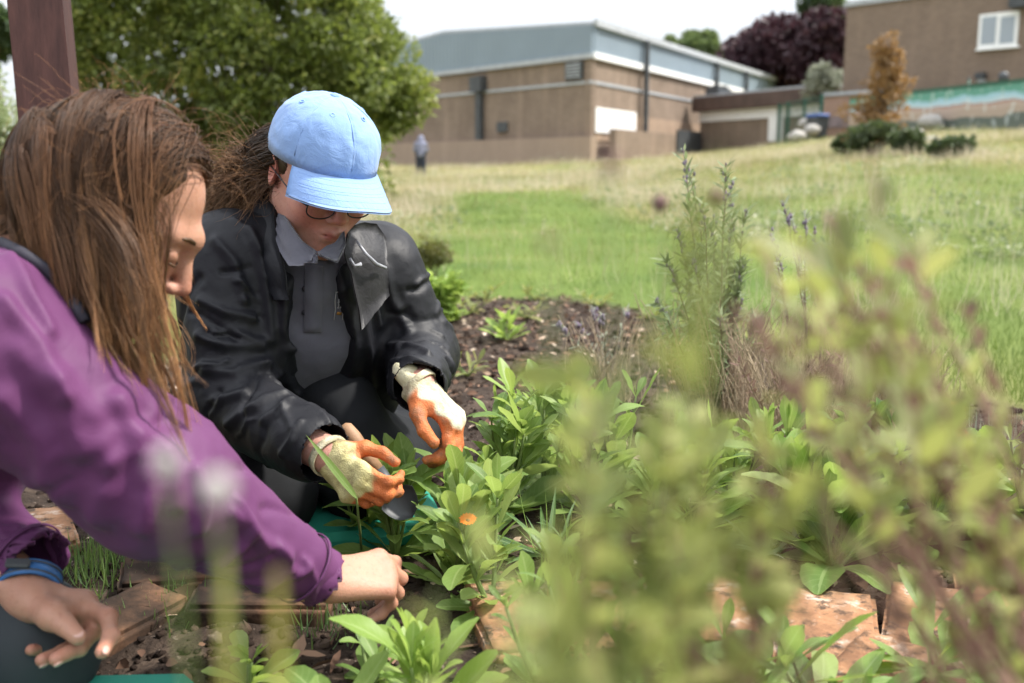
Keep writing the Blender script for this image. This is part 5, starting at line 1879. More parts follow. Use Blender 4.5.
# seam ridges
for kx in range(6):
    ph = kx * PI / 3
    ln = [kp(math.sin(t) ** .92 * math.sin(ph) * rc[0] * .987, math.sin(t) ** .92 * math.cos(ph) * rc[1] * .987, math.cos(t) ** .92 * rc[2] * .987 + .0005) for t in np.linspace(.06, PI / 2, 14)]
    MB().tube(ln, [.0014] * 14, 5).build('seam', m_denimcap, capo, True)
# hair tie / strap end at the back
m_violet = plain_mat('violet_blue_band', (.08, .08, .42), .6)
ring(P(271, 158, 1.74), norm(A([-.8, .5, -.1])), .017, .014, m_violet, 'hair_tie', W2, th=.006)

# --- glasses
m_wire = plain_mat('dark_wire', (.02, .02, .025), .3, .2)
gls = empty('glasses', H2 + F2 * .1)
gls.parent = W2; gls.location = Vector(H2 + F2 * .1) - W2.location
for e in (-1, 1):
    c_ = q2(e * .034, .108 - .003, -.014)
    ln = []
    for t in np.linspace(0, 2 * PI, 25):
        ln.append(c_ + R2 * (.023 * math.copysign(abs(math.cos(t)) ** .8, math.cos(t))) + (U2 * .96 + F2 * .15) * (.0185 * math.copysign(abs(math.sin(t)) ** .8, math.sin(t))) - F2 * .006 * (math.cos(t) * e > 0) * abs(math.cos(t)))
    MB().tube(ln, [.0013] * 25, 6, False).build('lens_rim', m_wire, gls, True)
    tmp = [c_ + R2 * e * .023 - F2 * .004 + U2 * .006, q2(e * .070, .08, -.006), q2(e * .078, .02, .000), q2(e * .080, -.015, .0)]
    MB().tube(tmp, [.0015, .0013, .0012, .0012], 6).build('temple_arm', m_wire, gls, True)
MB().tube([q2(-.011, .107, -.010), q2(0, .112, -.006), q2(.011, .107, -.010)], [.0012] * 3, 6).build('bridge', m_wire, gls, True)

# --- her hair: combed back under the cap to a loose frizzy tail
m_hair2 = hair_mat('mousy_brown_hair', (.055, .032, .020), (.12, .066, .036), (.28, .16, .08))
N = 2600
l, roots = scalp(N, H2 + U2 * .030 - F2 * .012, hr2, A([.0775, .099, .092]), lambda l: (l[:, 2] < .12) & (l[:, 1] < .22 - .5 * np.abs(l[:, 2])) & (l[:, 2] > -.75) & ~((np.abs(l[:, 0]) > .6) & (l[:, 1] > -.05) & (l[:, 2] < -.25)))
tail = P(262, 172, 1.76)
d0 = norm(tail - roots) + .5 * norm((l) @ hr2)
cl_c = roots[rng.integers(0, N, 110)]
cid = np.argmin(((roots[:, None] - cl_c[None]) ** 2).sum(-1), 1)
def coll2(p):
    p = push_ell(p, H2 + U2 * .030 - F2 * .012, hr2, A([.079, .101, .093]))
    p = push_cap(p, SR2, SL2, .085, .08)
    return push_cap(p, q2(0, -.02, -.06), NB2, .062, .075)
T = 18
t = np.linspace(0, 1, T)
e1 = tail + rng.normal(0, .010, (N, 3))
e2 = P(240, 178, 1.76) + rng.normal(0, .020, (N, 3)); e3 = P(226, 212, 1.76) + rng.normal(0, .03, (N, 3))
pts = []
for ti in t:
    if ti < .4:
        u_ = ti / .4; p = roots * (1 - u_) + e1 * u_ + norm(l @ hr2) * (.03 * math.sin(u_ * PI)); p = coll2(p)
    elif ti < .7:
        u_ = (ti - .4) / .3; p = e1 * (1 - u_) + e2 * u_ + A([0, 0, .012]) * math.sin(u_ * PI)
    else:
        u_ = (ti - .7) / .3; p = e2 * (1 - u_) + e3 * u_
    p = p + np.stack([np.sin(cid * 1.7 + ti * 13), np.cos(cid * 2.3 + ti * 11), np.sin(cid * .9 + ti * 9)], -1) * .006 * ti
    pts.append(p)
pts = np.stack(pts, 1)
strands('hair', pts, .0006 + .0004 * rng.random(N), m_hair2, W2, np.clip(.45 + .2 * rng.normal(size=110)[cid] + .15 * rng.normal(size=N), 0, 1))
# frizz: loose arcs above the tail, by the ear and at the neck
n2 = 700
src = A([P(268, 150, 1.74), P(262, 165, 1.75), P(276, 170, 1.70), P(252, 175, 1.75), P(245, 190, 1.74), P(284, 176, 1.64)])[rng.integers(0, 6, n2)] + rng.normal(0, .010, (n2, 3))
d0 = norm(A([-.8, 0, .35]) + rng.normal(0, .55, (n2, 3)))
pf = grow(src, d0, rng.uniform(.05, .15, n2), 12, .16, lambda p: p, rng.integers(0, 90, n2), 90, .1, .22, .02)
strands('loose_hair', pf, np.full(n2, .00038), m_hair2, W2, rng.uniform(.4, 1, n2))
S = SDF(H2 - .16, H2 + .16, .005)
S.ell(H2 + U2 * .030 - F2 * .012, A([.0775, .099, .090]), hr2, .01)
S.half(H2 + F2 * .028, F2, .006)
S.half(H2 + U2 * .03, U2, .006)
V, F = S.mesh(1)
make_mesh('hair_underlayer', V, F, m_hair2, W2, True, np.tile(A([.2, 0, .15]), (len(V), 1)))

# ------------------------------------------------------------------ trowel under the glove
ht = P(345, 428, 1.56); hb = P(374, 466, 1.56)
dv_ = norm(hb - ht)
tr = empty('hand_trowel', (hb[0], hb[1], max(0., hb[2] - .1)), 0, 'hand trowel with worn wooden handle held under the yellow glove', 'trowel')
m_wood = mottled('worn_wood', (.20, .11, .055), (.34, .20, .11), 30, .6, .2)
L_ = np.linalg.norm(hb - ht)
MB().tube([ht - dv_ * .006, ht, ht + dv_ * .02, ht + dv_ * .05, ht + dv_ * .085], [.006, .0125, .0145, .0125, .0115], 14).build('handle', m_wood, tr, True)
MB().tube([ht + dv_ * .083, ht + dv_ * .11, ht + dv_ * .13], [.0125, .0115, .008], 12).build('ferrule', m_dkmetal, tr, True)
bl = []
sx = norm(np.cross(dv_, A([0, -1., .3]))); bn_ = np.cross(sx, dv_)
for t in np.linspace(0, 1, 8):
    w = .030 * (1 - t ** 3) ** .6 * min(1, .35 + t * 3)
    for s_ in np.linspace(-1, 1, 7):
        bl.append(ht + dv_ * (.12 + .055 * t) + sx * s_ * w + bn_ * .014 * s_ * s_)
bl = A(bl); bl = np.concatenate([bl, bl - bn_ * .0016])
id_ = np.arange(56).reshape(8, 7)
Fq = np.stack([id_[:-1, :-1], id_[:-1, 1:], id_[1:, 1:], id_[1:, :-1]], -1).reshape(-1, 4)
b_ = np.concatenate([id_[0], id_[1:, -1], id_[-1, :-1][::-1], id_[1:-1, 0][::-1]])
make_mesh('blade', bl, np.concatenate([Fq, Fq[:, ::-1] + 56, np.stack([b_, np.roll(b_, -1), np.roll(b_, -1) + 56, b_ + 56], -1)]), m_dkmetal, tr, True)

# ------------------------------------------------------------------ kneeling mats
m_mat = cloth_mat('green_foam', (.012, .20, .135), (.02, .26, .18), .75, 300, .3)
def mat_obj(c, size, rz, label):
    m = MB().box((0, 0, 0), size, A(Matrix.Rotation(rz, 3, 'Z')), bevel=.012)
    o = m.build('kneeling_mat', m_mat, None, False, world=False)
    o.location = c
    return tag(o, label, 'mat', 'green kneeling mats')
p = P(300, 540, 1.60); 
mat_obj((-.38, 1.74, .022), (.48, .34, .04), .25, 'green foam kneeling mat under the knees of the woman in the cap')
mat_obj((-.63, .955, .020), (.50, .34, .04), .04, 'green foam kneeling mat beneath the long haired woman in leggings')

# ------------------------------------------------------------------ far figure under the tree
def far_figure():
    o = empty('person', FARQ, 0, 'distant person in pale grey hooded top and dark trousers before the hall', 'person')
    c = FARQ
    def mk(name, mat, fn, res=.02):
        S = SDF(c + A([-.5, -.5, -.05]), c + A([.5, .5, 1.65]), res)
        fn(lambda x, y, z: c + A([x, -y, z]), S)
        V, F = S.mesh(1)
        make_mesh(name, V, F, mat, o, True)
    def body(q, S):
        S.ell(q(.02, -.07, 1.37), (.088, .10, .12), None, .02); S.cap(q(.02, -.04, 1.3), q(.02, 0, 1.15), .06, .09, .03)
        S.cap(q(.02, 0, 1.15), q(0, 0, .85), .12, .11, .03)
        for e in (-1, 1):
            S.chain([q(e * .15, 0, 1.2), q(e * .22, -.06, .98), q(e * .14, -.23, .86)], [.05, .042, .032], .02)
            S.ell(q(e * .13, -.27, .85), (.04, .05, .05), None, .02)
            S.chain([q(e * .08, 0, .85), q(e * .10, -.02, .45), q(e * .10, 0, .08)], [.09, .07, .05], .03)
    def top(q, S):
        S.cap(q(0, 0, .84), q(.02, -.01, 1.18), .155, .165, .03); S.cap(q(-.16, 0, 1.2), q(.18, 0, 1.2), .085, .085, .04)
        for e in (-1, 1): S.chain([q(e * .16, 0, 1.2), q(e * .23, -.06, .98), q(e * .155, -.2, .87)], [.075, .065, .052], .02)
        S.ell(q(.02, -.01, 1.37), (.125, .125, .155), None, .05); S.ell(q(.02, -.16, 1.34), (.06, .08, .08), None, .02, 'sub')
    def legs(q, S):
        for e in (-1, 1):
            S.chain([q(e * .08, 0, .88), q(e * .10, -.02, .45), q(e * .11, 0, .06)], [.12, .09, .075], .05)
            S.cap(q(e * .11, .02, .04), q(e * .12, -.15, .035), .055, .045, .02)
    mk('body', m_skin2, body); mk('hooded_top', plain_mat('pale_grey_cloth', (.20, .21, .29), .85), top); mk('trousers', plain_mat('navy_cloth', (.025, .03, .045), .85), legs)
far_figure()
[o for o in bpy.data.objects if o.get('label', '').startswith('distant person')][0].scale = (.86, .86, .86)
# ================================================================== bricks edging the bed
bk = NM('old_terracotta_brick', (.40, .25, .15), .9, .25)
n1 = bk.noise(14, 6, .7); n2 = bk.noise(34, 6, .75); n3 = bk.noise(22, 6, .75)
c = bk.ramp(n1, [(.3, (.16, .075, .040)), (.5, (.30, .155, .080)), (.72, (.39, .235, .14))])
c = bk.mix(bk.ramp(n3, [(.55, (0, 0, 0)), (.68, (.8, .8, .8))]), c, (.58, .50, .42))
c = bk.mix(bk.ramp(n2, [(.50, (0, 0, 0)), (.62, (.92, .92, .92))]), c, (.055, .038, .028))
bk.color(c)
bk.bump(bk.math('ADD', n2, bk.math('MULTIPLY', n1, .6)), .6, .006)
m_brick = bk.m
dbk = NM('soil_caked_brick', (.2, .1, .06), .95, .15)
n1 = dbk.noise(11, 6, .65)
dbk.color(dbk.ramp(n1, [(.42, (.030, .021, .016)), (.56, (.075, .045, .030)), (.72, (.20, .105, .06))]))
dbk.bump(n1, .8, .008)

def brick(px, py, size, rz, label, mat=None, z=.024, tilt=(0, 0)):
    p = at_z(px, py, z)
    a, b, c_ = A(size) / 2
    nx_, ny_ = 14, 22
    m = MB()
    # subdivided block with knocked corners and a worn skin
    g = []
    import bmesh
    bm = bmesh.new()
    bmesh.ops.create_cube(bm, size=1)
    bmesh.ops.scale(bm, vec=size, verts=bm.verts)
    bmesh.ops.bevel(bm, geom=bm.edges[:], offset=.007, segments=2, affect='EDGES')
    for _ in range(2): bmesh.ops.subdivide_edges(bm, edges=bm.edges[:], cuts=2, use_grid_fill=True)
    bmesh.ops.triangulate(bm, faces=bm.faces[:])
    V = A([tuple(v.co) for v in bm.verts]); bm.verts.index_update()
    F = A([[v.index for v in f.verts] for f in bm.faces]) if len({len(f.verts) for f in bm.faces}) == 1 else [[v.index for v in f.verts] for f in bm.faces]
    bm.free()
    o_ = rng.random(3) * 50
    N = norm(V / A(size))
    V = V + N * ((fbm(V + o_, 40, 4) - .5) * .008)[:, None]
    V[:, :2] *= (1 + .10 * (fbm(V + o_, 7, 2, 3) - .5))[:, None]
    o = make_mesh('brick', V, F, mat or m_brick, None, True)
    o.location = (p[0], p[1], z - c_)
    o.rotation_euler = (tilt[0], tilt[1], rz)
    return tag(o, label, 'brick', 'bricks edging the bed')
brick(510, 612, (.105, .235, .085), .22, 'orange brick half hidden by leaves, standing just right of the reaching bare hand')
brick(590, 612, (.11, .23, .08), .04, 'brick behind the densest blurred shrub, between two orange bricks')
brick(648, 608, (.10, .23, .08), -.06, 'brick glimpsed among brown stems left of the pale cracked brick')
brick(716, 604, (.105, .24, .085), -.08, 'pale cracked orange brick with dark specks right of the blurred shrub')
brick(828, 622, (.135, .225, .085), -.30, 'wide orange brick with white lime streaks on its nearer half', tilt=(.02, -.03))
brick(926, 616, (.11, .235, .085), -.40, 'orange brick splashed with white lime beside a dark soil gap')
brick(1012, 606, (.14, .24, .085), -.36, 'big orange brick at the photo edge under twiggy stems')
brick(880, 668, (.12, .20, .06), -.7, 'low orange brick lying in front of the lime splashed ones', z=.035)
brick(968, 690, (.12, .22, .06), -.35, 'brick nearest the camera under long green leaves', z=.03)
brick(34, 527, (.13, .22, .08), .5, 'pale tan brick beyond the folded purple cuff')
brick(176, 566, (.17, .11, .06), .35, 'soil caked brick under the middle of the purple sleeve', dbk.m, .026, (.05, .06))
brick(262, 592, (.20, .11, .06), .1, 'reddish soil caked brick below the purple wrist', dbk.m, .028, (-.04, .05))
brick(120, 610, (.10, .18, .06), -.5, 'dark dirty brick right of the bare resting hand', dbk.m, .022, (.03, .1))

# ------------------------------------------------------------------ clods, mulch and litter on the soil
def stones(n, box, size, name, mat, label, seed=0):
    x = rng.uniform(box[0], box[1], n); y = box[2] * (box[3] / box[2]) ** rng.random(n)
    k = bed_mask(x, y) > .5
    x, y = x[k], y[k]; n = len(x)
    ico = MB().sphere((0, 0, 0), 1, None, 6, 5)
    B = ico.V[0]; Fb = ico.F[4][0]
    r = size * np.exp(np.minimum(rng.normal(0, .65, n), 1.3))
    jit = 1 + .8 * (rng.random((n, len(B))) - .5)
    th_ = rng.random(n) * 6.3
    V = B[None] * jit[..., None] * (r[:, None] * A([1, .8, .6]) * rng.uniform(.7, 1.3, (n, 3)))[:, None]
    ct, st = np.cos(th_)[:, None], np.sin(th_)[:, None]
    V = np.stack([V[..., 0] * ct - V[..., 1] * st, V[..., 0] * st + V[..., 1] * ct, V[..., 2]], -1)
    V = V + np.stack([x, y, gz(x, y) + r * .15], -1)[:, None]
    F = (Fb[None] + (np.arange(n) * len(B))[:, None, None]).reshape(-1, 4)
    vv = np.repeat(rng.random(n), len(B))
    o = make_mesh(name, V.reshape(-1, 3), F, mat, None, True, np.stack([vv * 0, vv * 0, vv], -1))
    return tag(o, label, 'soil', kind='stuff')
cl = NM('soil_clods', (.04, .03, .02), .95, .1)
s = cl.sep(cl.attr('tsv').outputs['Vector'])
cl.color(cl.mix(cl.math('MULTIPLY', cl.noise(60, 4), .6), cl.ramp(s[2], [(0, (.016, .011, .009)), (.6, (.050, .034, .026)), (.9, (.11, .075, .055)), (1, (.24, .19, .15))]), (.02, .014, .011)))
cl.bump(cl.noise(140, 4), .8, .004)
stones(20000, (-1.4, 2.0, .9, 5.2), .0045, 'soil_clods', cl.m, 'crumbly dark clods scattered over the bed')
n = 6000
x = rng.uniform(-1.3, 1.6, n); y = 1.0 * (5.3 / 1.0) ** rng.random(n)
k = (bed_mask(x, y) > .4) & (rng.random(n) < .30 + .7 * smooth(y, 2.6, 3.4)); x, y = x[k], y[k]; n = len(x)
d = rdir(n, -.25, .35)
lit = NM('dry_litter', (.3, .2, .12), .9, .2)
s = lit.sep(lit.attr('tsv').outputs['Vector'])
lit.color(lit.ramp(s[2], [(0, (.045, .025, .018)), (.45, (.15, .085, .055)), (.75, (.30, .19, .13)), (1, (.52, .42, .33))]))
V, F, T_ = leaf_batch(np.stack([x, y, gz(x, y) + .006], -1), d, norm(rng.normal(0, .4, (n, 3)) + A([0, 0, 1])), rng.uniform(.012, .05, n), rng.uniform(.006, .022, n), rng.uniform(-.6, 1.2, n), 'oval', 4, (-1, 0, 1), .3)
tag(make_mesh('dry_litter', V, F, lit.m, None, True, T_), 'dry leaf and bark litter lying over the bare soil', 'litter', kind='stuff')

# ================================================================== leafy plants
def lm(name, a, b, c, d, **kw):
    return leaf_mat(name, [(0, a), (.4, b), (.8, c), (1, d)], **kw)
m_cal = lm('fresh_green_leaf', (.065, .14, .024), (.12, .215, .038), (.19, .295, .064), (.28, .36, .12), rough=.52, transl=.40, tcol=(.48, .62, .10))
m_lime = lm('lime_green_leaf', (.115, .215, .030), (.18, .295, .045), (.26, .375, .075), (.36, .44, .14), rough=.45, transl=.42, tcol=(.5, .65, .1))
m_deep = lm('deep_green_leaf', (.025, .070, .022), (.045, .11, .032), (.08, .16, .05), (.15, .22, .08), rough=.4, transl=.3)
m_olive = lm('olive_leaf', (.075, .105, .028), (.15, .19, .055), (.23, .26, .085), (.31, .31, .12), rough=.5, transl=.42, tcol=(.5, .52, .1), vein=.15)
m_yel = lm('yellowing_leaf', (.20, .22, .05), (.30, .31, .07), (.42, .38, .09), (.50, .34, .10), rough=.5, transl=.45, tcol=(.65, .58, .12), vein=.15)
m_sil = lm('silver_green_leaf', (.14, .17, .12), (.22, .26, .19), (.30, .34, .25), (.42, .44, .35), rough=.65, transl=.25, tcol=(.35, .4, .25), vein=.0)
m_brownleaf = lm('brown_purple_leaf', (.06, .035, .032), (.115, .065, .055), (.18, .10, .075), (.26, .17, .11), rough=.7, transl=.3, tcol=(.35, .2, .14), vein=.0)
m_gstem = mottled('green_stem', (.09, .14, .035), (.16, .21, .06), 30, .6, 0)
m_haze = lm('pale_grey_green_leaf', (.135, .175, .050), (.215, .265, .075), (.32, .36, .115), (.44, .42, .17), rough=.55, transl=.42, tcol=(.66, .70, .18), vein=0)
m_twig = mottled('grey_brown_twig', (.085, .058, .045), (.17, .125, .10), 40, .85, .3, 90)
m_straw = mottled('dry_stalk', (.24, .18, .11), (.42, .34, .23), 30, .8, .2)
m_orange = NM('orange_petal', (.80, .20, .02), .6, .3).translucent((.9, .25, .03), .3).m
m_red = NM('red_petal', (.62, .07, .03), .6, .3).translucent((.7, .08, .03), .3).m
m_white = bpy.data.materials['white_paint']
m_fcen = plain_mat('flower_centre', (.20, .08, .02), .8)

def flower(p, nrm, r, mat, parent, n=16, cup=.4):
    nrm = norm(nrm); a = norm(np.cross(nrm, A([.3, 1, .2]))); b = np.cross(nrm, a)
    an = np.arange(n) / n * 2 * PI + rng.random()
    d = a * np.cos(an)[:, None] + b * np.sin(an)[:, None] + nrm * cup
    V, F, T_ = leaf_batch(p + d * r * .15, d, np.tile(nrm, (n, 1)), r * rng.uniform(.85, 1.1, n), r * .42, .3, 'spat', 5, (-1, 0, 1), .2)
    make_mesh('petals', V, F, mat, parent, True, T_)
    MB().sphere(p + nrm * r * .08, (1, 1, 1), np.stack([a * r * .28, b * r * .28, nrm * r * .16]).T, 10, 6).build('flower_centre', m_fcen, parent, True)

def leafy(base, label, h=.18, nst=4, nl=10, L=.10, Wd=.036, mat=None, spread=.07, shape='spat', name='leafy_plant', cat='plant', group=None,
          flowers=(), el=(.25, 1.25), curl=(-.2, 1.0), stem=m_gstem, wave=.12, rosette=10, lean=(0, 0, 0), v=None):
    """bushy plant: short stems clothed in spoon shaped leaves + a rosette at the foot"""
    base = A(base, float)
    o = empty(name, base, 0, label, cat, group)
    B, D, Uv, Ls = [], [], [], []
    ms = MB()
    for s_ in range(nst):
        az = rng.random() * 6.3 if nst > 1 else 0
        tip = base + A([math.cos(az) * spread * rng.uniform(.3, 1), math.sin(az) * spread * rng.uniform(.3, 1), h * rng.uniform(.65, 1.05)]) + A(lean) * h
        mid = base * .5 + tip * .5 + A([math.cos(az), math.sin(az), 0]) * spread * .1
        path = A([(1 - t) ** 2 * base + 2 * t * (1 - t) * mid + t * t * tip for t in np.linspace(0, 1, 7)])
        ms.tube(path, np.linspace(.0042, .0020, 7), 6)
        for i in range(nl):
            t = rng.uniform(.15, 1) if i < nl - 3 else 1.
            f = t * 6; a_ = int(min(f, 5)); p = path[a_] * (1 - f + a_) + path[a_ + 1] * (f - a_)
            ph = i * 2.4 + rng.normal(0, .3); e = rng.uniform(el[0], el[1]) + .25 * t
            B.append(p); D.append([math.cos(ph) * math.cos(e), math.sin(ph) * math.cos(e), math.sin(e)])
            Ls.append(L * rng.uniform(.65, 1.15) * (1 - .35 * t * (i >= nl - 3)))
    for i in range(rosette):
        ph = i * 2.4 + rng.normal(0, .2); e = rng.uniform(.15, .8)
        B.append(base + A([0, 0, .005])); D.append([math.cos(ph) * math.cos(e), math.sin(ph) * math.cos(e), math.sin(e)]); Ls.append(L * rng.uniform(.9, 1.35))
    B, D, Ls = A(B), A(D), A(Ls)
    up = norm(A([0, 0, 1.]) - D * D[:, 2:3] + rng.normal(0, .22, D.shape))
    n = len(B)
    Ls = Ls * np.where(rng.random(n) < .22, .6, 1.)
    V, F, T_ = leaf_batch(B, D, up, Ls, .86 * Wd * Ls / L * rng.uniform(.7, 1.2, n), rng.uniform(curl[0], curl[1], n), shape, 9, (-1, -.5, 0, .5, 1), .28, v, wave)
    V[:, 2] = np.maximum(V[:, 2], .006) if base[1] < 4 else V[:, 2]
    make_mesh('leaves', V, F, mat or m_cal, o, True, T_)
    if nst: ms.build('stems', stem, o, True)
    for (fx, fy, fd, r, fm) in flowers:
        p = P(fx, fy, fd)
        MB().tube([base, base * .4 + p * .6 + A([0, 0, .02]), p], [.003, .0025, .002], 6).build('flower_stalk', stem, o, True)
        flower(p, norm(norm(CAM - p) * .5 + A([0, 0, 1])), r, fm, o)
    return o
def G(px, py): return at_z(px, py, 0.0)

gC, gB, gR = 'pot marigold plants by the gloves', 'leafy plants between gloves and shrub', 'leafy plants behind the bricks'
leafy(G(452, 592), 'bushy green plant the bare hand grips, one orange bud at its top', .17, 5, 12, .095, .036, group=gC, flowers=[(468, 521, 1.42, .012, m_orange)])
leafy(G(395, 560), 'bright green plant touching the fingers of the yellow glove', .17, 5, 11, .10, .038, group=gC, spread=.06)
leafy(G(372, 690), 'low green sprig in front of the bare hand at the purple wrist', .055, 3, 7, .055, .020, group=gC, spread=.04)
leafy(G(362, 545), 'pale green plant under the yellow glove, between glove and purple wrist', .12, 4, 10, .085, .036, m_lime, group=gC, spread=.05)
leafy(G(462, 556), 'green plant directly below the hanging orange glove fingertips', .15, 4, 10, .09, .034, group=gC)
leafy(G(492, 612), 'green plant leaning over the leftmost orange brick', .16, 4, 10, .095, .036, group=gC)
leafy(G(425, 725), 'tall yellow green plant under the bare hand with upright spoon leaves', .09, 4, 9, .10, .036, m_lime, group=gC, el=(.5, 1.3), spread=.05)
leafy(G(505, 520), 'dense green plant right of the hanging glove', .20, 6, 12, .10, .036, group=gB)
leafy(G(545, 505), 'green plant with broad leaves partly behind the blurred shrub', .20, 5, 11, .105, .04, group=gB)
leafy(G(520, 470), 'paler green plant at the back of the clump beside the hanging glove', .17, 5, 10, .10, .034, m_lime, group=gB)
leafy(G(588, 520), 'green plant mostly hidden behind the blurred shrub leaves', .20, 5, 10, .10, .036, group=gB)
leafy(G(560, 450), 'light green plant farthest back in the clump behind the blurred shrub', .16, 4, 10, .10, .034, m_lime, group=gB)
leafy(G(620, 500), 'leafy green plant seen through the middle of the blurred shrub', .20, 5, 10, .10, .036, group=gB)
leafy(G(548, 562), 'dark narrow leaved young plant spreading on soil behind the first brick', .05, 1, 4, .13, .011, m_deep, group=None, el=(.2, .9), shape='lance', rosette=22, wave=0)
leafy(G(806, 545), 'upright bright green plant with big spoon leaves left of the red flowers', .17, 4, 9, .13, .046, m_lime, group=gR, el=(.6, 1.4))
leafy(G(835, 572), 'plant with one broad leaf drooping over the wide lime streaked brick', .13, 4, 9, .13, .052, group=gR)
leafy(G(880, 556), 'green plant in the dark gap above the lime splashed brick', .16, 4, 10, .12, .042, group=gR)
leafy(G(925, 548), 'green plant right behind the lime splashed brick with red flowers', .18, 5, 9, .12, .042, group=gR, flowers=[(954, 411, 1.75, .017, m_red), (958, 434, 1.7, .014, m_red)])
leafy(G(985, 530), 'tall light green plant at the photo edge beside white flowers', .14, 5, 9, .11, .038, m_lime, group=gR, el=(.6, 1.4), flowers=[(966, 445, 1.72, .016, m_white)])
leafy(G(1030, 545), 'green plant half cut off by the photo edge behind the big brick', .18, 4, 9, .12, .042, group=gR)
leafy(G(762, 560), 'small soft green weed on soil between pale brick and wide brick', .04, 2, 5, .05, .012, m_sil, el=(.2, 1.), rosette=14, shape='lance')
leafy(G(870, 500), 'deep green plant shaded behind the brown twigs', .18, 5, 10, .11, .04, m_deep, group=gR)
leafy(G(690, 535), 'green plant on the soil under the tall lavender, behind the pale cracked brick', .17, 5, 12, .10, .034, group=gR)
leafy(G(735, 505), 'light green plant at the foot of the dry lavender stalks', .15, 5, 11, .10, .032, m_lime, group=gR)
leafy(G(655, 545), 'low bright plant behind the brick glimpsed among brown stems', .13, 5, 11, .09, .032, group=gR)
leafy(G(775, 520), 'green plant tucked behind the upright big leaved one', .16, 5, 11, .11, .036, group=gR)
# nearest plants along the bottom
leafy(G(250, 690), 'lime green lettuce like seedling below the purple wrist', .04, 2, 5, .055, .026, m_lime, spread=.02, el=(.3, 1.1), rosette=8)
leafy(G(322, 775), 'large leaved green plant cut off by the bottom edge below the purple sleeve', .05, 3, 7, .11, .045, m_cal, spread=.05, el=(.1, .7))
leafy(G(545, 700), 'small leaved green plant before the leftmost orange brick', .17, 5, 10, .06, .022, m_cal, spread=.08, el=(.4, 1.3))
leafy(G(600, 735), 'leafy plant below the blurred shrub at the bottom edge', .16, 5, 10, .07, .028, m_cal, spread=.10)
leafy(G(840, 740), 'low green plant with long arching leaves at the bottom edge right of the stems', .09, 4, 9, .12, .034, m_cal, spread=.12, el=(.1, .8))
leafy(G(965, 720), 'low green plant with long flat leaves lying before the nearest brick', .07, 4, 9, .14, .036, m_cal, spread=.14, el=(.05, .6))
leafy(G(690, 720), 'sprawling green plant under the brown stems at the bottom edge', .10, 4, 9, .08, .028, m_cal, spread=.12)
# beyond
p = on_ground(440, 4.15); p[2] = 0
lt = leafy(p, 'bright lime green lettuce on bare soil behind the sleeve of the waterproof', .17, 9, 14, .10, .075, m_lime, spread=.11, el=(.2, 1.2), wave=.35, shape='oval', name='lettuce', cat='lettuce', rosette=16)
leafy(A([-.02, 3.75, 0]), 'small yellow green seedling alone on the soil behind the clump', .08, 4, 7, .10, .03, m_lime, spread=.05, name='seedling')
leafy(A([-.14, 3.1, 0]), 'sparse pale seedling on the soil just behind the hanging glove', .06, 3, 6, .07, .02, m_olive, spread=.06, name='seedling')
wd_lab = ['silvery weed at the far soil edge beside the olive shrub', 'silvery weed at the far soil edge right of the lettuce', 'pale weed in the middle of the far soil edge',
          'pale weed at the far soil edge nearest the blurred tall leaf', 'grey green weed on the soil behind the lettuce', 'tiny pale weed in the middle of the bare soil', 'small weed at the corner where soil meets turf by the tall lavender']
for (wx, wy), lab in zip(((-.42, 4.95), (-.15, 5.05), (.12, 5.0), (.42, 4.75), (-.2, 4.5), (.06, 4.35), (.62, 4.3)), wd_lab):
    leafy(A([wx, wy, .0]), lab, .05, 4, 6, .07, .024, m_sil if rng.random() < .25 else m_olive, spread=.10, el=(.1, .9), name='weed', cat='weed', group='weeds at the edge of the soil')

# grass tuft and single blade by the people
def tuft(base, label, n, L, mat, w=.004, spread=.03, name='grass_tuft', lean=.5):
    base = A(base, float)
    o = empty(name, base, 0, label, 'grass')
    b = base + rng.normal(0, 1, (n, 3)) * A([spread, spread, 0])
    d = norm(rng.normal(0, lean, (n, 3)) * A([1, 1, 0]) + A([0, 0, 1]))
    V, F, T_ = leaf_batch(b, d, norm(d * A([-1, -1, 0]) + A([0, 0, .3])), L * rng.uniform(.5, 1.1, n), w, rng.uniform(-1.3, 0, n), 'blade', 6, (-1, 0, 1), .2)
    make_mesh('blades', V, F, mat, o, True, T_)['kind'] = 'stuff'
    return o
tuft(G(92, 572), 'dark grass tuft on soil between resting hand and purple sleeve', 260, .07, m_deep, .0028, .05)
tuft(G(150, 610), 'thin low grass among soil and dirty bricks under the purple sleeve', 70, .05, m_deep, .0026, .05)
tuft(G(330, 625), 'small mossy grass tuft at the purple wrist', 60, .045, m_deep, .0026, .03)
tuft(G(1015, 470), 'fine grey green grassy tuft at the photo edge behind the leafy plants', 160, .13, m_sil, .0032, .06, lean=.4)
tuft(G(560, 575), 'thin green grass blades standing just behind the first brick', 14, .14, m_cal, .004, .02)
gb = empty('long_grass', G(352, 560), 0, 'single long green grass blade crossing the bare wrist above the yellow glove', 'grass')
a0, a1 = P(358, 500, 1.42), P(307, 434, 1.40)
g0 = G(362, 560)
V, F, T_ = leaf_batch([a0], [norm(a1 - a0)], [A([.5, -.8, .3])], np.linalg.norm(a1 - a0), .011, .12, 'lance', 12, (-1, 0, 1), .35, .45)
make_mesh('blade', V, F, m_cal, gb, True, T_)
MB().tube([g0, (g0 + a0) / 2, a0 + norm(a1 - a0) * .004], [.002, .002, .0016], 6).build('stalk', m_gstem, gb, True)

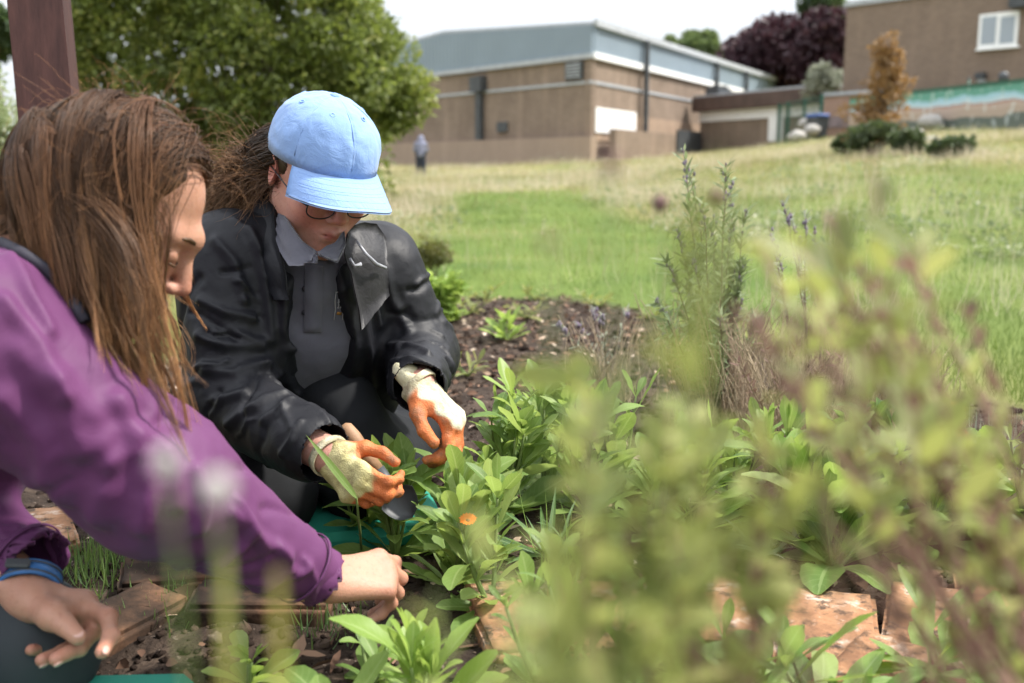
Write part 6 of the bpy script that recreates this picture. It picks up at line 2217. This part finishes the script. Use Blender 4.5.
# ------------------------------------------------------------------ tall grey lavender with its dry skirt
def bez(a, b, c, n):
    t = np.linspace(0, 1, n)[:, None]
    return (1 - t) ** 2 * a + 2 * t * (1 - t) * b + t * t * c
def spire_bush(name, base, tops, label, leafm, cat='shrub', r=.0022, nleaf=46, L=.032, Wd=.0055, t0=.30, el=.7, buds=None, stem=m_twig, shape='lance', dead=0, deadh=.3, leafv=None, group=None, ctrl=.35):
    base = A(base, float)
    o = empty(name, base, 0, label, cat, group)
    ms = MB(); B, D = [], []; bud = MB()
    for tp in tops:
        tp = A(tp, float)
        b0 = base + rng.normal(0, .018, 3) * A([1, 1, 0])
        c_ = b0 * (1 - ctrl) + A([tp[0], tp[1], b0[2]]) * ctrl + A([0, 0, (tp[2] - b0[2]) * .55])
        pth = bez(b0, c_, tp, 14) + np.cumsum(rng.normal(0, .0016, (14, 3)), 0)
        ms.tube(pth, np.linspace(r * 1.5, r * .5, 14), 6)
        k = int(nleaf)
        ts = t0 + (1 - t0) * np.sort(rng.random(k)) ** .85
        for i, t in enumerate(ts):
            f = t * 13; a_ = int(min(f, 12)); p = pth[a_] * (1 - f + a_) + pth[a_ + 1] * (f - a_)
            ax_ = norm(pth[a_ + 1] - pth[a_]); ph = i * 2.4 + rng.normal(0, .4)
            s1 = norm(np.cross(ax_, A([.2, 1, .1]))); s2 = np.cross(ax_, s1)
            e = el + rng.normal(0, .25)
            B.append(p); D.append((s1 * math.cos(ph) + s2 * math.sin(ph)) * math.cos(e) + ax_ * math.sin(e))
        if buds:
            for i in range(buds[0]):
                t = rng.uniform(.86, 1.0); f = t * 13; a_ = int(min(f, 12)); p = pth[a_] * (1 - f + a_) + pth[a_ + 1] * (f - a_)
                bud.sphere(p + rng.normal(0, buds[1] * .8, 3), buds[1] * A([.8, .8, 1.4]) * rng.uniform(.6, 1.2), None, 6, 5)
    ms.build('stems', stem, o, True)
    n = len(B)
    if n:
        B, D = A(B), norm(A(D))
        up = norm(A([0, 0, 1.]) + rng.normal(0, .35, D.shape))
        V, F, T_ = leaf_batch(B, D, up, L * rng.uniform(.5, 1.2, n), Wd * rng.uniform(.7, 1.2, n), rng.uniform(-.3, .7, n), shape, 6, (-1, 0, 1), .25, leafv)
        make_mesh('leaves', V, F, leafm, o, True, T_)
    if buds: bud.build('buds', buds[2], o, True)['kind'] = 'stuff'
    if dead:
        dm2 = MB()
        for i in range(dead):
            b0 = base + rng.normal(0, .05, 3) * A([1, .8, 0]); a_ = rng.random() * 6.3; ln = deadh * rng.uniform(.4, 1)
            tp = b0 + A([math.cos(a_) * ln * .45, math.sin(a_) * ln * .45, ln])
            pth = bez(b0, b0 * .5 + tp * .5 + rng.normal(0, .03, 3), tp, 7)
            dm2.tube(pth, np.linspace(.0016, .0008, 7), 4, False)
        dm2.build('dry_stalks', m_straw, o, True)
    return o
m_lav = lm('lavender_leaf', (.085, .125, .055), (.14, .19, .085), (.22, .28, .13), (.34, .38, .24), rough=.6, transl=.3, tcol=(.35, .45, .15), vein=0)
m_bud = mottled('lavender_bud', (.13, .10, .15), (.24, .20, .24), 60, .8, 0)
m_seed = mottled('brown_seed_head', (.14, .08, .075), (.26, .17, .15), 80, .9, .3)
lb = G(718, 432)
tops = [P(x_, y_, 2.42 + rng.normal(0, .08)) for x_, y_ in ((684, 150), (694, 172), (721, 160), (729, 178), (702, 205), (712, 220), (676, 230), (733, 215), (745, 205), (690, 262), (668, 262), (716, 262), (700, 250), (685, 285), (728, 270), (742, 260), (660, 300), (676, 310), (705, 300), (720, 315), (738, 300), (690, 325), (750, 320), (668, 335))]
spire_bush('lavender', lb, tops, 'tall grey green lavender rising above the turf, dry stalks at its foot', m_lav, nleaf=100, L=.040, Wd=.0085, t0=.30, buds=(9, .0042, m_bud), dead=190, deadh=.36, group=None)
tops = [P(x_, y_, 2.7 + rng.normal(0, .1)) for x_, y_ in ((782, 200), (790, 215), (806, 212), (770, 225), (815, 225), (800, 240), (776, 250))]
spire_bush('lavender', G(805, 420), tops, 'shorter lavender behind the blurred twigs, right of the tall one', m_sil, nleaf=30, L=.03, Wd=.005, t0=.5, buds=(10, .0045, m_bud), dead=110, deadh=.30)
tops = [P(x_, y_, 3.0 + rng.normal(0, .1)) for x_, y_ in ((590, 305), (606, 318), (575, 322), (620, 310), (560, 330))]
spire_bush('lavender', G(610, 400), tops, 'thin faded lavender at the soil corner behind the tall blurred leaf', m_sil, nleaf=22, L=.03, Wd=.005, t0=.4, buds=(8, .006, m_bud), dead=70, deadh=.25)
spire_bush('straw_clump', G(775, 455), [P(x_, y_, 2.1) for x_, y_ in ((760, 330), (800, 345), (735, 360), (830, 350))], 'tangled clump of dry brown stalks between lavender and leafy plants', m_brownleaf, 'plant', nleaf=24, L=.03, Wd=.006, t0=.4, dead=170, deadh=.32, stem=m_straw)
spire_bush('straw_clump', G(885, 440), [P(x_, y_, 2.2) for x_, y_ in ((860, 330), (900, 345), (930, 360))], 'low tangle of dry stalks behind the red flowers', m_olive, 'plant', nleaf=20, L=.03, Wd=.008, t0=.4, dead=110, deadh=.26, stem=m_straw)

# ------------------------------------------------------------------ blurred plants close to the lens
m_ftwig = mottled('brown_woody_stem', (.17, .090, .065), (.30, .185, .14), 40, .85, .3)
def near(name, base, tops, label, leafm, **kw):
    kw.setdefault('r', .0022); kw.setdefault('stem', m_ftwig); kw.setdefault('shape', 'oval'); kw.setdefault('cat', 'shrub')
    return spire_bush(name, base, tops, label, leafm, **kw)
T1 = [(575, 440, .36), (612, 400, .36), (650, 395, .37), (690, 410, .38), (735, 400, .40), (600, 500, .34), (655, 470, .35), (705, 480, .37), (560, 520, .33), (640, 560, .33), (720, 560, .36), (590, 590, .33), (770, 450, .40), (625, 440, .33), (680, 520, .34), (750, 520, .38), (560, 600, .32), (670, 610, .33)]
near('leafy_shrub', (.085, .35, 0), [P(*t) for t in T1], 'blurred grey green shrub filling the space between the plants and the lens', m_haze, nleaf=50, L=.022, Wd=.009, t0=.42, el=.6, ctrl=.6, r=.0015)
T2 = [(760, 250, .46), (800, 225, .48), (845, 215, .48), (880, 240, .48), (915, 260, .46), (820, 300, .46), (870, 320, .46), (780, 330, .44), (935, 310, .46), (840, 380, .44), (900, 390, .44), (950, 420, .46), (810, 360, .45), (890, 290, .47), (740, 300, .43), (790, 280, .44), (850, 270, .45)]
near('twiggy_shrub', (.46, .42, 0), [P(*t) for t in T2], 'blurred brown twiggy shrub leaning in from the photo corner', m_brownleaf, nleaf=30, L=.014, Wd=.0055, t0=.36, el=.8, ctrl=.45, r=.0019)
near('leafy_shrub', (.44, .40, 0), [P(x_ + rng.normal(0, 14), y_ + 18 + rng.normal(0, 12), d_ - .03) for x_, y_, d_ in T2], 'blurred sage green sprigs growing in among the brown twigs', m_haze, nleaf=18, L=.020, Wd=.008, t0=.58, el=.7, ctrl=.45, r=.0012)
T3 = [(832, 200, .36), (885, 175, .36), (748, 240, .34), (905, 340, .35), (800, 262, .35), (930, 255, .36), (575, 400, .33), (700, 330, .34)]
near('leafy_shrub', (.22, .33, 0), [P(*t) for t in T3], 'blurred yellow green shoots rising through the brown twiggy shrub', m_olive, nleaf=9, L=.026, Wd=.010, t0=.78, el=.7, ctrl=.45, r=.0012)
T4 = [(650, 230, .21), (660, 320, .215), (632, 300, .21), (596, 385, .22), (690, 400, .22)]
near('tall_shoot', (.035, .21, 0), [P(*t) for t in T4], 'very blurred tall yellow green shoot with long upright leaves', m_olive, nleaf=5, L=.036, Wd=.005, t0=.76, el=1.25, ctrl=.3, shape='lance', stem=m_gstem, r=.0005)
T5 = [(960, 560, .40), (1000, 600, .40), (905, 540, .40), (860, 520, .40), (800, 560, .40), (1010, 480, .42), (985, 400, .44), (760, 480, .38), (830, 470, .40), (720, 600, .36), (690, 640, .35), (770, 620, .37), (900, 460, .42)]
near('twiggy_shrub', (.42, .36, 0), [P(*t) for t in T5], 'bare blurred grey brown stems crossing the bricks', m_brownleaf, nleaf=7, L=.014, Wd=.005, t0=.55, r=.0019)
T6 = [(455, 570, .26), (430, 530, .27), (480, 610, .26), (500, 640, .26), (520, 570, .27)]
near('leafy_shrub', (-.012, .26, 0), [P(*t) for t in T6], 'very blurred pale green sprig in front of the gripped plant', m_haze, nleaf=9, L=.016, Wd=.007, t0=.72, el=.6, stem=m_gstem, r=.0009)
# grey seed heads on thin stalks
def seed_head(px, py, d, r, base, label, mat=m_seed, stem=m_gstem, sr=.0005):
    p = P(px, py, d); base = A(base, float)
    o = empty('seed_head', base, 0, label, 'flower', 'blurred seed heads near the lens')
    m = MB().sphere(p, r * A([1, 1, 1.15]), None, 12, 8)
    for q in rdir(26): m.sphere(p + q * r * .85, r * .28, None, 6, 5)
    m.build('head', mat, o, True)
    MB().tube(bez(base, base * .4 + p * .6 + A([.01, 0, 0]), p - A([0, 0, r * .8]), 9), [sr] * 9, 6).build('stalk', stem, o, True)
m_greyhead = mottled('pale_grey_seed_head', (.34, .33, .30), (.50, .48, .45), 90, .9, .3)
seed_head(216, 489, .21, .0034, (-.065, .22, 0), 'pale grey seed head before the dark trousers, the lower and larger one', m_greyhead)
seed_head(166, 463, .21, .0027, (-.075, .22, 0), 'pale grey seed head before the purple sleeve, near the hair ends', m_greyhead)
seed_head(610, 164, .27, .0026, (.03, .28, 0), 'brown purple seed head before the brick retaining wall')
seed_head(548, 241, .25, .0016, (.012, .26, 0), 'small mauve seed head over the mown grass')
seed_head(660, 203, .55, .0042, (.09, .57, 0), 'brown seed head left of the tall lavender tip')
seed_head(717, 197, .55, .0042, (.12, .57, 0), 'brown seed head right of the tall lavender tip')
# pale stalks bottom left
def reed(px0, py0, px1, py1, d, w, label):
    a_, b_ = P(px0, py0, d), P(px1, py1, d)
    base = A([a_[0], a_[1], 0.])
    o = empty('grass_stalk', base, 0, label, 'grass', 'blurred grass stalks near the lens')
    V, F, T_ = leaf_batch([base], [norm(b_ - base)], [A([0, -1, .1])], np.linalg.norm(b_ - base), w, .05, 'line', 14, (-1, 0, 1), .3, .6)
    make_mesh('blade', V, F, m_yel, o, True, T_)
reed(203, 683, 210, 575, .24, .007, 'blurred pale stalk below the sleeve, the one nearer the resting hand')
reed(268, 683, 266, 590, .24, .006, 'blurred pale stalk below the sleeve, the one nearer the purple wrist')
